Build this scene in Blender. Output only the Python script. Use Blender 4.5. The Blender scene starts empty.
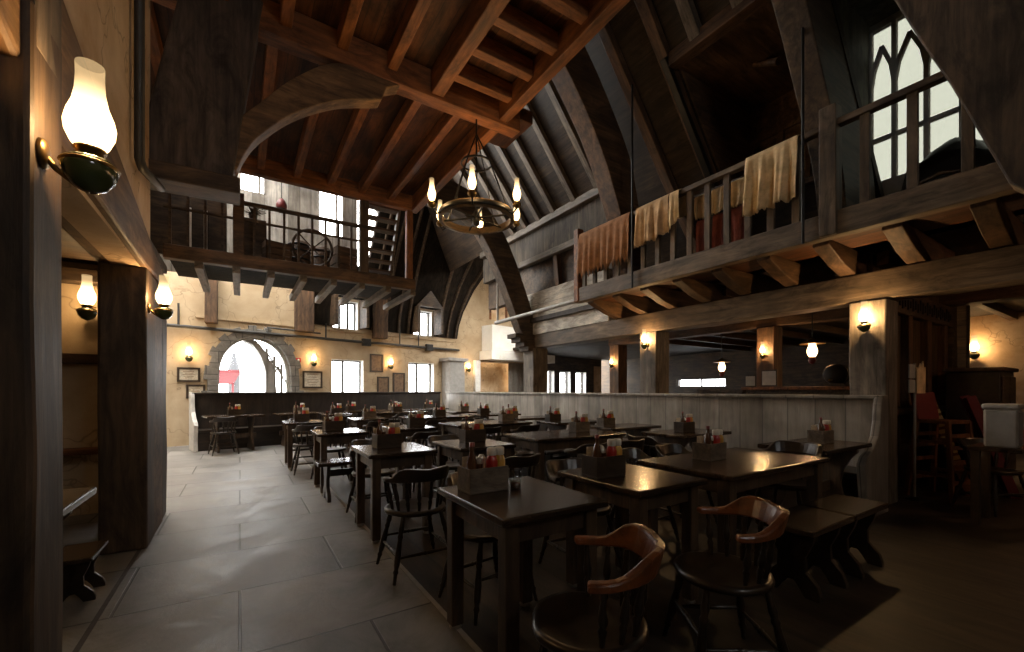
import bpy, math, random
from mathutils import Vector, Matrix
random.seed(7)
PI = math.pi
SC = bpy.context.scene
COL = SC.collection

# ---------------------------------------------------------------- camera
FPX = 426.0
YAW = math.atan(272 / 426)
EYE = 1.30
cam = bpy.data.cameras.new('camera'); cam_o = bpy.data.objects.new('camera', cam); COL.objects.link(cam_o)
cam.sensor_width = 36.0; cam.lens = 36.0 * FPX / 1024; cam.shift_y = 0.0625; cam.clip_start = 0.05
cam_o.location = (0, 0, EYE); cam_o.rotation_euler = (PI / 2, 0, -YAW)
SC.camera = cam_o

# ---------------------------------------------------------------- materials
def new_mat(name):
    m = bpy.data.materials.new(name); m.use_nodes = True
    nt = m.node_tree; return m, nt, nt.nodes['Principled BSDF']

def coords(nt, scale, kind='Object'):
    tc = nt.nodes.new('ShaderNodeTexCoord'); mp = nt.nodes.new('ShaderNodeMapping')
    mp.inputs['Scale'].default_value = scale
    nt.links.new(tc.outputs[kind], mp.inputs['Vector']); return mp.outputs['Vector']

def noise(nt, vec, scale=1, detail=4, rough=.6, dist=0):
    n = nt.nodes.new('ShaderNodeTexNoise'); n.inputs['Scale'].default_value = scale
    n.inputs['Detail'].default_value = detail; n.inputs['Roughness'].default_value = rough; n.inputs['Distortion'].default_value = dist
    nt.links.new(vec, n.inputs['Vector']); return n.outputs['Fac']

def ramp(nt, fac, stops):
    r = nt.nodes.new('ShaderNodeValToRGB'); e = r.color_ramp.elements
    while len(e) > len(stops): e.remove(e[-1])
    while len(e) < len(stops): e.new(.5)
    for i, (p, c) in enumerate(stops): e[i].position = p; e[i].color = (*c, 1)
    nt.links.new(fac, r.inputs['Fac']); return r.outputs['Color']

def mix(nt, fac, a, b, mode='MIX'):
    n = nt.nodes.new('ShaderNodeMix'); n.data_type = 'RGBA'; n.blend_type = mode
    if isinstance(fac, (int, float)): n.inputs[0].default_value = fac
    else: nt.links.new(fac, n.inputs[0])
    for s, x in ((6, a), (7, b)):
        if isinstance(x, tuple): n.inputs[s].default_value = (*x, 1)
        else: nt.links.new(x, n.inputs[s])
    return n.outputs[2]

def bump(nt, bsdf, h, strength=.3, dist=.02):
    b = nt.nodes.new('ShaderNodeBump'); b.inputs['Strength'].default_value = strength; b.inputs['Distance'].default_value = dist
    nt.links.new(h, b.inputs['Height']); nt.links.new(b.outputs['Normal'], bsdf.inputs['Normal'])

def wood(name, dark, light, axis='X', rough=.6, spec=.4, grain=14, bumps=.35, boards=None, boards_dir='Y', gap=(.01, .008, .006), wear=1.0):
    """grain runs along axis; boards = board width draws seams across boards_dir"""
    m, nt, b = new_mat(name)
    s = [grain, grain, grain]; s['XYZ'.index(axis)] = grain * .07
    g = noise(nt, coords(nt, s), 1, 6, .65, .4)
    bl = noise(nt, coords(nt, (1.3, 1.3, 1.3)), 1, 3, .6)
    c = ramp(nt, g, [(.3, dark), (.7, light)])
    c = mix(nt, 1.0, c, ramp(nt, bl, [(.33, (.5, .47, .43)), (.66, (1.1, 1.06, 1))]), 'MULTIPLY')
    sp_ = [5, 5, 5]; sp_['XYZ'.index(axis)] = 1.6
    wr = noise(nt, coords(nt, sp_), 1, 8, .72, 1.2)
    c = mix(nt, wear, c, ramp(nt, wr, [(.36, (.42, .38, .34)), (.5, (.95, .93, .9)), (.68, (1.5, 1.4, 1.28))]), 'MULTIPLY')
    h = g
    if boards:
        tc = nt.nodes.new('ShaderNodeTexCoord'); sp = nt.nodes.new('ShaderNodeSeparateXYZ'); nt.links.new(tc.outputs['Object'], sp.inputs[0])
        dv = nt.nodes.new('ShaderNodeMath'); dv.operation = 'DIVIDE'; dv.inputs[1].default_value = boards; nt.links.new(sp.outputs['XYZ'.index(boards_dir)], dv.inputs[0])
        fr = nt.nodes.new('ShaderNodeMath'); fr.operation = 'FRACT'; nt.links.new(dv.outputs[0], fr.inputs[0])
        fl = nt.nodes.new('ShaderNodeMath'); fl.operation = 'FLOOR'; nt.links.new(dv.outputs[0], fl.inputs[0])
        wn = nt.nodes.new('ShaderNodeTexWhiteNoise'); wn.noise_dimensions = '1D'; nt.links.new(fl.outputs[0], wn.inputs['W'])
        c = mix(nt, 1.0, c, ramp(nt, wn.outputs['Value'], [(0, (.6, .58, .55)), (1, (1, 1, 1))]), 'MULTIPLY')
        seam = ramp(nt, fr.outputs[0], [(0, (1, 1, 1)), (.03, (0, 0, 0)), (.97, (0, 0, 0)), (1, (1, 1, 1))])
        c = mix(nt, seam, c, gap)
    nt.links.new(c, b.inputs['Base Color'])
    rr = nt.nodes.new('ShaderNodeMapRange'); rr.inputs[3].default_value = max(.05, rough - .12); rr.inputs[4].default_value = min(1, rough + .15)
    nt.links.new(bl, rr.inputs[0]); nt.links.new(rr.outputs[0], b.inputs['Roughness'])
    b.inputs['Specular IOR Level'].default_value = spec
    bump(nt, b, h, bumps, .01)
    return m

def plain(name, col, rough=.5, metal=0, spec=.5, var=.15, scale=8, bumps=0):
    m, nt, b = new_mat(name)
    n = noise(nt, coords(nt, (scale,) * 3), 1, 4)
    nt.links.new(ramp(nt, n, [(.3, tuple(c * (1 - var) for c in col)), (.7, tuple(min(1, c * (1 + var)) for c in col))]), b.inputs['Base Color'])
    b.inputs['Roughness'].default_value = rough; b.inputs['Metallic'].default_value = metal; b.inputs['Specular IOR Level'].default_value = spec
    if bumps: bump(nt, b, n, bumps)
    return m

def plaster(name, a, bcol, stain, crack=True):
    m, nt, b = new_mat(name)
    v = coords(nt, (1, 1, 1))
    n1 = noise(nt, v, 1.1, 6, .65, .3); n2 = noise(nt, v, 6, 5, .7)
    c = ramp(nt, n1, [(.32, a), (.66, bcol)])
    st = noise(nt, coords(nt, (.9, .9, 1.6)), 1.5, 6, .7, .8)
    c = mix(nt, ramp(nt, st, [(.6, (0, 0, 0)), (.75, (.75, .75, .75))]), c, stain)
    if crack:
        vo = nt.nodes.new('ShaderNodeTexVoronoi'); vo.feature = 'DISTANCE_TO_EDGE'; vo.inputs['Scale'].default_value = 1.1
        mx = nt.nodes.new('ShaderNodeVectorMath'); mx.operation = 'ADD'
        nn = nt.nodes.new('ShaderNodeTexNoise'); nn.inputs['Scale'].default_value = 3; nt.links.new(v, nn.inputs['Vector'])
        sc = nt.nodes.new('ShaderNodeVectorMath'); sc.operation = 'SCALE'; sc.inputs['Scale'].default_value = .7; nt.links.new(nn.outputs['Color'], sc.inputs[0])
        nt.links.new(v, mx.inputs[0]); nt.links.new(sc.outputs[0], mx.inputs[1]); nt.links.new(mx.outputs[0], vo.inputs['Vector'])
        c = mix(nt, ramp(nt, vo.outputs['Distance'], [(0, (.5, .5, .5)), (.012, (0, 0, 0))]), c, tuple(x * .35 for x in stain))
    nt.links.new(c, b.inputs['Base Color']); b.inputs['Roughness'].default_value = .9
    bump(nt, b, n2, .35, .015)
    return m

def emit(name, col, strength):
    m = bpy.data.materials.new(name); m.use_nodes = True; nt = m.node_tree
    nt.nodes.remove(nt.nodes['Principled BSDF']); e = nt.nodes.new('ShaderNodeEmission')
    e.inputs[0].default_value = (*col, 1); e.inputs[1].default_value = strength
    nt.links.new(e.outputs[0], nt.nodes['Material Output'].inputs[0]); return m

def glow_glass(name, col, strength, clear=.6):
    """lamp chimney: partly clear glass holding luminous haze round the flame, fainter towards the neck"""
    m = bpy.data.materials.new(name); m.use_nodes = True; nt = m.node_tree
    nt.nodes.remove(nt.nodes['Principled BSDF'])
    tc = nt.nodes.new('ShaderNodeTexCoord'); sp = nt.nodes.new('ShaderNodeSeparateXYZ'); nt.links.new(tc.outputs['Object'], sp.inputs[0])
    mr = nt.nodes.new('ShaderNodeMapRange'); mr.interpolation_type = 'SMOOTHSTEP'; mr.inputs[1].default_value = .16; mr.inputs[2].default_value = .36; mr.inputs[3].default_value = strength; mr.inputs[4].default_value = strength * .11
    nt.links.new(sp.outputs[2], mr.inputs[0])
    e = nt.nodes.new('ShaderNodeEmission'); e.inputs[0].default_value = (*col, 1); nt.links.new(mr.outputs[0], e.inputs[1])
    t = nt.nodes.new('ShaderNodeBsdfTransparent'); t.inputs[0].default_value = (1, .95, .88, 1)
    x = nt.nodes.new('ShaderNodeMixShader'); x.inputs[0].default_value = clear
    nt.links.new(e.outputs[0], x.inputs[1]); nt.links.new(t.outputs[0], x.inputs[2]); nt.links.new(x.outputs[0], nt.nodes['Material Output'].inputs[0])
    return m

def pane_glass(name, tint=(.95, .97, 1)):
    m = bpy.data.materials.new(name); m.use_nodes = True; nt = m.node_tree
    nt.nodes.remove(nt.nodes['Principled BSDF'])
    g = nt.nodes.new('ShaderNodeBsdfGlossy'); g.inputs['Roughness'].default_value = .05
    t = nt.nodes.new('ShaderNodeBsdfTransparent'); t.inputs[0].default_value = (*tint, 1)
    x = nt.nodes.new('ShaderNodeMixShader'); x.inputs[0].default_value = .93
    nt.links.new(g.outputs[0], x.inputs[1]); nt.links.new(t.outputs[0], x.inputs[2]); nt.links.new(x.outputs[0], nt.nodes['Material Output'].inputs[0])
    return m

def flagstone(name):
    m, nt, b = new_mat(name)
    v = coords(nt, (1, 1, 1))
    br = nt.nodes.new('ShaderNodeTexBrick'); br.offset = .5; br.inputs['Scale'].default_value = 1
    br.inputs['Brick Width'].default_value = 1.25; br.inputs['Row Height'].default_value = .82; br.inputs['Mortar Size'].default_value = .009; br.inputs['Mortar Smooth'].default_value = .3
    br.inputs['Color1'].default_value = (.25, .245, .238, 1); br.inputs['Color2'].default_value = (.175, .172, .167, 1); br.inputs['Mortar'].default_value = (.05, .047, .043, 1)
    nt.links.new(v, br.inputs['Vector'])
    n = noise(nt, v, 2.2, 7, .7, .5)
    c = mix(nt, 1.0, br.outputs['Color'], ramp(nt, n, [(.32, (.38, .365, .34)), (.5, (.85, .83, .8)), (.7, (1.25, 1.22, 1.17))]), 'MULTIPLY')
    nt.links.new(c, b.inputs['Base Color'])
    nt.links.new(ramp(nt, n, [(.3, (.38, .38, .38)), (.7, (.62, .62, .62))]), b.inputs['Roughness'])
    h = nt.nodes.new('ShaderNodeMath'); h.operation = 'SUBTRACT'; nt.links.new(n, h.inputs[0]); nt.links.new(br.outputs['Fac'], h.inputs[1])
    bump(nt, b, h.outputs[0], .45, .015)
    return m

def stonework(name, a, c2, mortar, bw=.5, rh=.28):
    m, nt, b = new_mat(name)
    v = coords(nt, (1, 1, 1)); 
    br = nt.nodes.new('ShaderNodeTexBrick'); br.inputs['Scale'].default_value = 1
    br.inputs['Brick Width'].default_value = bw; br.inputs['Row Height'].default_value = rh; br.inputs['Mortar Size'].default_value = .01
    br.inputs['Color1'].default_value = (*a, 1); br.inputs['Color2'].default_value = (*c2, 1); br.inputs['Mortar'].default_value = (*mortar, 1)
    sx = nt.nodes.new('ShaderNodeSeparateXYZ'); cx = nt.nodes.new('ShaderNodeCombineXYZ'); nt.links.new(v, sx.inputs[0])
    nt.links.new(sx.outputs[0], cx.inputs[0]); nt.links.new(sx.outputs[2], cx.inputs[1]); nt.links.new(cx.outputs[0], br.inputs['Vector'])
    n = noise(nt, v, 5, 5, .7)
    nt.links.new(mix(nt, 1.0, br.outputs['Color'], ramp(nt, n, [(.3, (.55, .55, .55)), (.7, (1.1, 1.1, 1.1))]), 'MULTIPLY'), b.inputs['Base Color'])
    b.inputs['Roughness'].default_value = .85; bump(nt, b, n, .4, .02)
    return m

M = {}
M['oak'] = wood('weathered oak', (.030, .020, .013), (.115, .080, .052), rough=.6)
M['oak_grey'] = wood('silvered oak', (.060, .050, .041), (.21, .18, .15), rough=.65)
M['oak_mid'] = wood('brown oak', (.045, .026, .014), (.16, .095, .055), rough=.6)
M['oak_red'] = wood('reddish oak', (.10, .038, .013), (.33, .135, .048), rough=.55)
M['board_red'] = wood('reddish ceiling boards', (.055, .021, .008), (.18, .072, .027), axis='Y', boards=.16, boards_dir='X', rough=.6)
M['roof_boards'] = wood('dark roof boards', (.022, .016, .011), (.085, .062, .042), axis='X', boards=.19, boards_dir='Y', rough=.7)
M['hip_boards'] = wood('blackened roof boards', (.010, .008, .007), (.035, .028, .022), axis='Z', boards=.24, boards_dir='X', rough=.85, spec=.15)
M['loft_boards'] = wood('pale limewashed boards', (.40, .39, .375), (.72, .71, .69), axis='Z', boards=.22, boards_dir='X', rough=.8, wear=.5, gap=(.06, .055, .05))
M['black_wood'] = wood('black brown varnished wood', (.010, .007, .005), (.040, .027, .018), rough=.3, spec=.55, grain=18, bumps=.12)
M['table_wood'] = wood('dark varnished table wood', (.022, .014, .009), (.080, .052, .033), rough=.21, spec=.55, grain=16, bumps=.1)
M['table_leg'] = wood('worn table leg wood', (.030, .020, .013), (.12, .082, .052), axis='Z', rough=.42, spec=.5, grain=16, bumps=.2)
M['lamplit_crest'] = wood('polished lamplit crest wood', (.075, .022, .007), (.24, .080, .024), rough=.28, spec=.55, grain=14, bumps=.1)  # reddish rail wood with amber lamplight put into its colour
M['booth_grey'] = wood('grey painted booth boards', (.13, .125, .118), (.25, .24, .225), axis='Z', boards=.30, boards_dir='Y', rough=.48, grain=9, bumps=.15, gap=(.06, .056, .05))
M['booth_dark'] = wood('dark booth boards', (.014, .010, .008), (.045, .034, .028), axis='Z', boards=.30, boards_dir='X', rough=.5, grain=9, bumps=.15)
M['plank_wall'] = wood('olive brown plank wall', (.045, .032, .016), (.15, .108, .055), axis='Z', boards=.24, boards_dir='X', rough=.65)
M['floor_wood'] = wood('worn brown floor', (.026, .020, .014), (.075, .057, .041), axis='Y', boards=.62, boards_dir='X', rough=.5, grain=7, bumps=.2)
M['box_wood'] = wood('grey brown box wood', (.10, .085, .068), (.24, .205, .165), rough=.5, grain=20, bumps=.15)
M['box_dark'] = wood('dark box wood', (.022, .016, .011), (.07, .05, .034), rough=.45, grain=20, bumps=.15)
M['high_chair_wood'] = wood('orange brown stool wood', (.12, .045, .015), (.30, .125, .045), axis='Z', rough=.45)
M['plaster'] = plaster('aged cream plaster', (.36, .265, .16), (.52, .415, .28), (.17, .11, .06))
M['plaster_orange'] = plaster('blotched orange plaster', (.42, .25, .12), (.72, .56, .38), (.20, .10, .045))  # orange plaster with browner blotches at random
M['plaster_white'] = plaster('white plaster', (.66, .65, .60), (.80, .80, .76), (.45, .42, .36), False)  # near-white plaster for the boxed ledge and soffit
M['siding'] = wood('white siding', (.50, .49, .46), (.72, .71, .68), axis='Y', boards=.42, boards_dir='Z', rough=.8, gap=(.2, .19, .17))  # near-white boards with greyer seams
M['reed'] = wood('dark reed panel', (.035, .029, .023), (.12, .10, .08), axis='Z', boards=.06, boards_dir='Y', rough=.8)
M['flags'] = flagstone('grey flagstones')
M['stone'] = stonework('grey dressed stone', (.16, .15, .135), (.26, .245, .22), (.08, .075, .07))
M['pale_stone'] = plain('pale tracery stone', (.50, .49, .46), .85, bumps=.2)
M['grey_stone'] = plain('grey arch stone', (.30, .29, .275), .85, bumps=.3)
M['iron'] = plain('blackened iron', (.022, .021, .020), .45, .7)
M['pipe'] = plain('dark pipe', (.05, .048, .045), .5, .4)
M['pipe_grey'] = plain('grey painted pipe', (.28, .27, .25), .5, .1)
M['brass'] = plain('tarnished brass', (.20, .125, .045), .35, .9)
M['green_glass'] = plain('dark green glass', (.05, .065, .022), .12, 0, .8)
M['glow'] = glow_glass('lit lamp chimney', (1, .68, .33), 9.0)
M['flame'] = emit('lamp flame', (1, .78, .45), 40)
M['pane'] = pane_glass('window pane')
M['frame_dark'] = plain('dark window frame', (.06, .055, .05), .5)
M['reveal'] = plain('white window reveal', (.80, .79, .76), .8)
M['black'] = plain('near black paint', (.012, .010, .009), .6)
M['frame_wood'] = plain('picture frame', (.035, .022, .012), .45)
M['paper'] = plain('yellowed paper', (.55, .49, .38), .8, var=.3, scale=25)
M['brown_print'] = plain('brown print', (.16, .095, .05), .6, var=.5, scale=14)
M['red_plastic'] = plain('red plastic', (.36, .014, .010), .35)
M['yellow_plastic'] = plain('yellow plastic', (.50, .27, .035), .35)
M['white_plastic'] = plain('white plastic', (.58, .55, .48), .45)
M['brown_bottle'] = plain('brown bottle glass', (.06, .022, .008), .15, 0, .7)
M['steel'] = plain('steel', (.45, .44, .42), .3, .9)
M['cloth_cream'] = plain('cream linen', (.62, .46, .26), .95, var=.3, scale=7)
M['cloth_tan'] = plain('tan linen', (.48, .33, .19), .95, var=.3, scale=7)
M['cloth_rust'] = plain('rust brown wool', (.25, .125, .06), .95, var=.35, scale=9)
M['cloth_red'] = plain('dull red cloth', (.17, .04, .025), .95, var=.35, scale=9)
M['maroon'] = plain('maroon vinyl', (.13, .014, .014), .4)
M['gold'] = plain('gold strip', (.48, .33, .11), .45)
M['curtain'] = plain('grey curtain', (.20, .185, .165), .9)
M['sky_awning'] = plain('deep red awning', (.20, .045, .055), .8)  # deep red cloth; overexposed sky light turns it pink
M['leather_black'] = plain('black leather', (.012, .011, .010), .4)
M['tumbler'] = pane_glass('tumbler glass', (.82, .84, .84))
M['foliage'] = plain('dark dried leaves', (.05, .035, .018), .8)

# ---------------------------------------------------------------- mesh builder
class MB:
    def __init__(s): s.v = []; s.f = []; s.sm = []
    def add(s, vs, fs, smooth=False):
        o = len(s.v); s.v += [tuple(x) for x in vs]; s.f += [tuple(i + o for i in f) for f in fs]; s.sm += [smooth] * len(fs); return s
    def box(s, x0, y0, z0, x1, y1, z1, mat=None):
        vs = [Vector((x, y, z)) for x in (x0, x1) for y in (y0, y1) for z in (z0, z1)]
        if mat is not None: vs = [mat @ v for v in vs]
        return s.add(vs, [(0, 1, 3, 2), (4, 6, 7, 5), (0, 4, 5, 1), (2, 3, 7, 6), (0, 2, 6, 4), (1, 5, 7, 3)])
    def cyl(s, p0, p1, r0, r1=None, n=10):
        return s.tube([p0, p1], [r0, r0 if r1 is None else r1], n)
    def tube(s, pts, r, n=8):
        pts = [Vector(p) for p in pts]; k = len(pts)
        rs = r if isinstance(r, (list, tuple)) else [r] * k
        vs = []; u = None
        for i, p in enumerate(pts):
            d = (pts[min(i + 1, k - 1)] - pts[max(i - 1, 0)]).normalized()
            if u is None:
                u = d.cross(Vector((0, 0, 1)))
                if u.length < 1e-3: u = d.cross(Vector((0, 1, 0)))
            u = (u - d * u.dot(d)).normalized(); w = d.cross(u)
            vs += [p + (u * math.cos(2 * PI * j / n) + w * math.sin(2 * PI * j / n)) * rs[i] for j in range(n)]
        fs = [(i * n + j, i * n + (j + 1) % n, (i + 1) * n + (j + 1) % n, (i + 1) * n + j) for i in range(k - 1) for j in range(n)]
        s.add(vs, fs, True); s.add(vs[:n], [tuple(range(n))[::-1]]); s.add(vs[-n:], [tuple(range(n))]); return s
    def turned(s, p0, p1, prof, n=9):
        """lathe along p0->p1; prof = [(fraction, radius)]"""
        p0 = Vector(p0); p1 = Vector(p1); return s.tube([p0.lerp(p1, t) for t, _ in prof], [r for _, r in prof], n)
    def lathe(s, prof, n=16, c=(0, 0, 0), caps=True):
        vs = [(c[0] + r * math.cos(2 * PI * j / n), c[1] + r * math.sin(2 * PI * j / n), c[2] + z) for r, z in prof for j in range(n)]
        fs = [(i * n + j, i * n + (j + 1) % n, (i + 1) * n + (j + 1) % n, (i + 1) * n + j) for i in range(len(prof) - 1) for j in range(n)]
        s.add(vs, fs, True)
        if not caps or prof[0] == prof[-1]: return s
        if prof[0][0] > .001: s.add(vs[:n], [tuple(range(n))[::-1]])
        if prof[-1][0] > .001: s.add(vs[-n:], [tuple(range(n))])
        return s
    def prism(s, poly, axis, a, b, mat=None):
        n = len(poly)
        def P(p, q): return {'x': (q, p[0], p[1]), 'y': (p[0], q, p[1]), 'z': (p[0], p[1], q)}[axis]
        vs = [Vector(P(p, a)) for p in poly] + [Vector(P(p, b)) for p in poly]
        if mat is not None: vs = [mat @ v for v in vs]
        return s.add(vs, [tuple(range(n))[::-1], tuple(range(n, 2 * n))] + [(i, (i + 1) % n, n + (i + 1) % n, n + i) for i in range(n)])
    def sweep(s, pts, bi, wb, tn, smooth=False):
        """rectangular bar along pts; bi = fixed width direction, wb its full width, tn thickness (number or list)"""
        pts = [Vector(p) for p in pts]; bi = Vector(bi).normalized(); k = len(pts)
        tn = tn if isinstance(tn, (list, tuple)) else [tn] * k
        vs = []
        for i, p in enumerate(pts):
            d = (pts[min(i + 1, k - 1)] - pts[max(i - 1, 0)]).normalized(); nn = bi.cross(d).normalized()
            for a, b in ((-1, -1), (1, -1), (1, 1), (-1, 1)): vs.append(p + bi * (a * wb / 2) + nn * (b * tn[i] / 2))
        fs = [(i * 4 + j, i * 4 + (j + 1) % 4, i * 4 + 4 + (j + 1) % 4, i * 4 + 4 + j) for i in range(k - 1) for j in range(4)]
        return s.add(vs, fs + [(3, 2, 1, 0), tuple(4 * k - 4 + j for j in range(4))], smooth)
    def sphere(s, c, r, n=12, sz=1):
        return s.lathe([(r * math.sin(PI * i / 8) if 0 < i < 8 else 0, -r * sz * math.cos(PI * i / 8)) for i in range(9)], n, c)
    def build(s, name, mat, parent=None, bevel=0, loc=None, mw=None):
        me = bpy.data.meshes.new(name); me.from_pydata(s.v, [], s.f)
        me.polygons.foreach_set('use_smooth', s.sm); me.materials.append(mat); me.update()
        o = bpy.data.objects.new(name, me); COL.objects.link(o)
        if parent is not None: o.parent = parent
        if loc is not None: o.location = loc
        if mw is not None: o.matrix_world = mw
        if bevel:
            b = o.modifiers.new('bevel', 'BEVEL'); b.width = bevel; b.segments = 2; b.limit_method = 'ANGLE'; b.angle_limit = .7
        return o

def tag(o, label, cat, group=None, kind=None):
    o['label'] = label; o['category'] = cat
    if group: o['group'] = group
    if kind: o['kind'] = kind
    return o
def thing(name, label, cat, loc=(0, 0, 0), rz=0, group=None):
    o = bpy.data.objects.new(name, None); COL.objects.link(o); o.empty_display_size = .1
    o.location = loc; o.rotation_euler = (0, 0, rz); return tag(o, label, cat, group)
KIDS = {}
def dup(root, loc, rz=0, label=None, group=None, scale=None):
    def cp(o, parent):
        c = o.copy(); COL.objects.link(c)
        if parent is not None: c.parent = parent
        for ch in [x for x in o.children]: cp(ch, c)
        return c
    r = cp(root, None); r.location = loc; r.rotation_euler = (0, 0, rz)
    if scale: r.scale = (scale,) * 3
    if label: r['label'] = label
    if group: r['group'] = group
    return r
def struct(o, label, cat, group=None): return tag(o, label, cat, group, 'structure')

def axis_matrix(p0, p1, up=(0, 0, 1)):
    p0 = Vector(p0); x = (Vector(p1) - p0).normalized(); up = Vector(up)
    y = up.cross(x)
    if y.length < 1e-3: y = Vector((0, 1, 0)).cross(x)
    y.normalize(); z = x.cross(y)
    m = Matrix((x, y, z)).transposed().to_4x4(); m.translation = p0; return m
def timber(name, p0, p1, w, h, mat, label, cat='timber', group=None, up=(0, 0, 1), bevel=.012, mid=True, kind='structure'):
    """squared timber from p0 to p1, grain along its length; slightly uneven like hewn oak"""
    L = (Vector(p1) - Vector(p0)).length; n = max(2, int(L / .5)); rnd = random.Random(str(p0) + str(p1)); m = MB(); vs = []
    for i in range(n + 1):
        j = lambda: rnd.uniform(-.02, .02) * min(w, h)
        for a, b in ((-1, -1), (1, -1), (1, 1), (-1, 1)): vs.append((L * i / n, a * w / 2 + j(), b * h / 2 + j()))
    fs = [(i * 4 + j, i * 4 + 4 + j, i * 4 + 4 + (j + 1) % 4, i * 4 + (j + 1) % 4) for i in range(n) for j in range(4)]
    m.add(vs, fs + [(0, 1, 2, 3), (4 * n + 3, 4 * n + 2, 4 * n + 1, 4 * n)])
    o = m.build(name, mat, None, bevel, mw=axis_matrix(p0, p1, up))
    return tag(o, label, cat, group, kind)

def smooth(ps, n=5):
    """Catmull-Rom curve through 2d points"""
    out = []
    for i in range(len(ps) - 1):
        p0, p1, p2, p3 = ps[max(i - 1, 0)], ps[i], ps[i + 1], ps[min(i + 2, len(ps) - 1)]
        for k in range(n):
            t = k / n
            out.append(tuple(.5 * (2 * b + (c - a) * t + (2 * a - 5 * b + 4 * c - d) * t * t + (3 * b - a - 3 * c + d) * t ** 3) for a, b, c, d in zip(p0, p1, p2, p3)))
    return out + [ps[-1]]

def panel(mb, u0, u1, v0, v1, holes, t0=0., t1=.12):
    """slab in local x (u) and z (v), thickness along local y t0..t1, with rectangular holes (u0,u1,v0,v1)"""
    us = sorted({u0, u1, *[h[0] for h in holes], *[h[1] for h in holes]}); us = [u for u in us if u0 <= u <= u1]
    for a, b in zip(us, us[1:]):
        m = (a + b) / 2; hs = sorted((max(h[2], v0), min(h[3], v1)) for h in holes if h[0] < m < h[1]); z = v0
        for h0, h1 in hs:
            if h0 > z: mb.box(a, t0, z, b, t1, h0)
            z = max(z, h1)
        if z < v1: mb.box(a, t0, z, b, t1, v1)
    return mb

# ================================================================ THE SETTING
WA = math.radians(12); W0 = (-1.43, 12.45)
def FW(s, n, z):            # a point on the far wall: s along it, n out from it into the room
    return Vector((W0[0] + s * math.cos(WA) + n * math.sin(WA), W0[1] + s * math.sin(WA) - n * math.cos(WA), z))
def FWM(s=0, n=0, z=0):     # local +x along the wall, local -y into the room
    m = Matrix.Rotation(WA, 4, 'Z'); m.translation = FW(s, n, z); return m

struct(MB().box(-3.4, -3.2, -.2, 1.0, 17, 0).build('floor', M['flags']), 'grey flagstone aisle running to the far wall', 'floor')
struct(MB().box(1.0, -3.2, -.2, 17, 17, 0).build('floor_dining', M['floor_wood']), 'dark worn floor under the dining tables', 'floor')
struct(MB().box(.985, -3, -.01, 1.015, 12.4, .004).build('trim_1', M['grey_stone']), 'thin stone edging between flagstones and dining floor', 'trim')
struct(MB().box(-.70, -3, -.01, -.675, 5.6, .004).build('trim_2', M['stone']), 'thin stone edging beside the arcade posts', 'trim')

# ---- far wall with its openings
holes = [(.98, 2.66, .75, 2.68), (3.75, 4.72, .95, 2.2), (6.28, 7.28, .95, 2.22), (3.78, 4.55, 3.1, 3.95), (6.46, 7.2, 3.15, 4.0),
         (12.95, 13.8, 1.0, 2.17), (14.2, 15.0, 1.0, 2.17), (15.4, 16.25, 1.0, 2.17), (9.85, 10.8, 4.06, 5.65), (9.15, 11.3, 0, 2.4)]
m = panel(MB(), -2.6, 11.9, 0, 4.2, holes, 0, .35)
panel(m, 8.0, 11.9, 4.2, 7.2, holes, 0, .35)
struct(panel(MB(), 11.9, 17.6, 0, 7.2, holes, 0, .35).build('wall_hall', M['oak'], mw=FWM()), 'dark timber wall of the side hall with three bright windows', 'wall')
# spandrels that turn the first opening into a pointed arch
cx, hw, zs, zt = 1.82, .84, 1.55, 2.68
arc = [(cx - hw * math.cos(a), zs + (zt - zs) * math.sin(a) ** .82) for a in [i * PI / 2 / 9 for i in range(10)]]
m.prism([(cx - hw, zt)] + arc, 'y', 0, .35); m.prism([(2 * cx - x, z) for x, z in arc[::-1]] + [(cx + hw, zt)], 'y', 0, .35)
w = m.build('wall_far', M['plaster'], mw=FWM())
struct(w, 'cream plaster far wall with an arched window', 'wall')
# stone voussoirs round the arch
m = MB()
full = arc + [(2 * cx - x, z) for x, z in arc[::-1][1:]]
path = [(cx - hw, .75)] + full + [(cx + hw, .75)]
def rad(p, k):
    dx, dz = p[0] - cx, p[1] - zs
    if dz < 0: return (cx + math.copysign(hw + k, dx), p[1])
    L = math.hypot(dx, dz); return (p[0] + dx / L * k, p[1] + dz / L * k)
for i in range(len(path) - 1):
    a, b = path[i], path[i + 1]; k = .2 + .08 * (i % 2)
    n = 3 if i in (0, len(path) - 2) else 1
    for j in range(n):
        p = (a[0] + (b[0] - a[0]) * j / n, a[1] + (b[1] - a[1]) * j / n); q = (a[0] + (b[0] - a[0]) * (j + 1) / n, a[1] + (b[1] - a[1]) * (j + 1) / n)
        kk = k if n == 1 else .2 + .12 * (j % 2)
        m.prism([rad(p, -.01), rad(p, kk), rad(q, kk), rad(q, -.01)], 'y', -.06, .12)
struct(m.build('trim_3', M['stone'], None, .012, mw=FWM()), 'dressed stone surround of the arched window', 'trim')

def struct_root(name, label, cat, mw):
    o = bpy.data.objects.new(name, None); COL.objects.link(o); o.matrix_world = mw; return tag(o, label, cat, None, 'structure')
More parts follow.
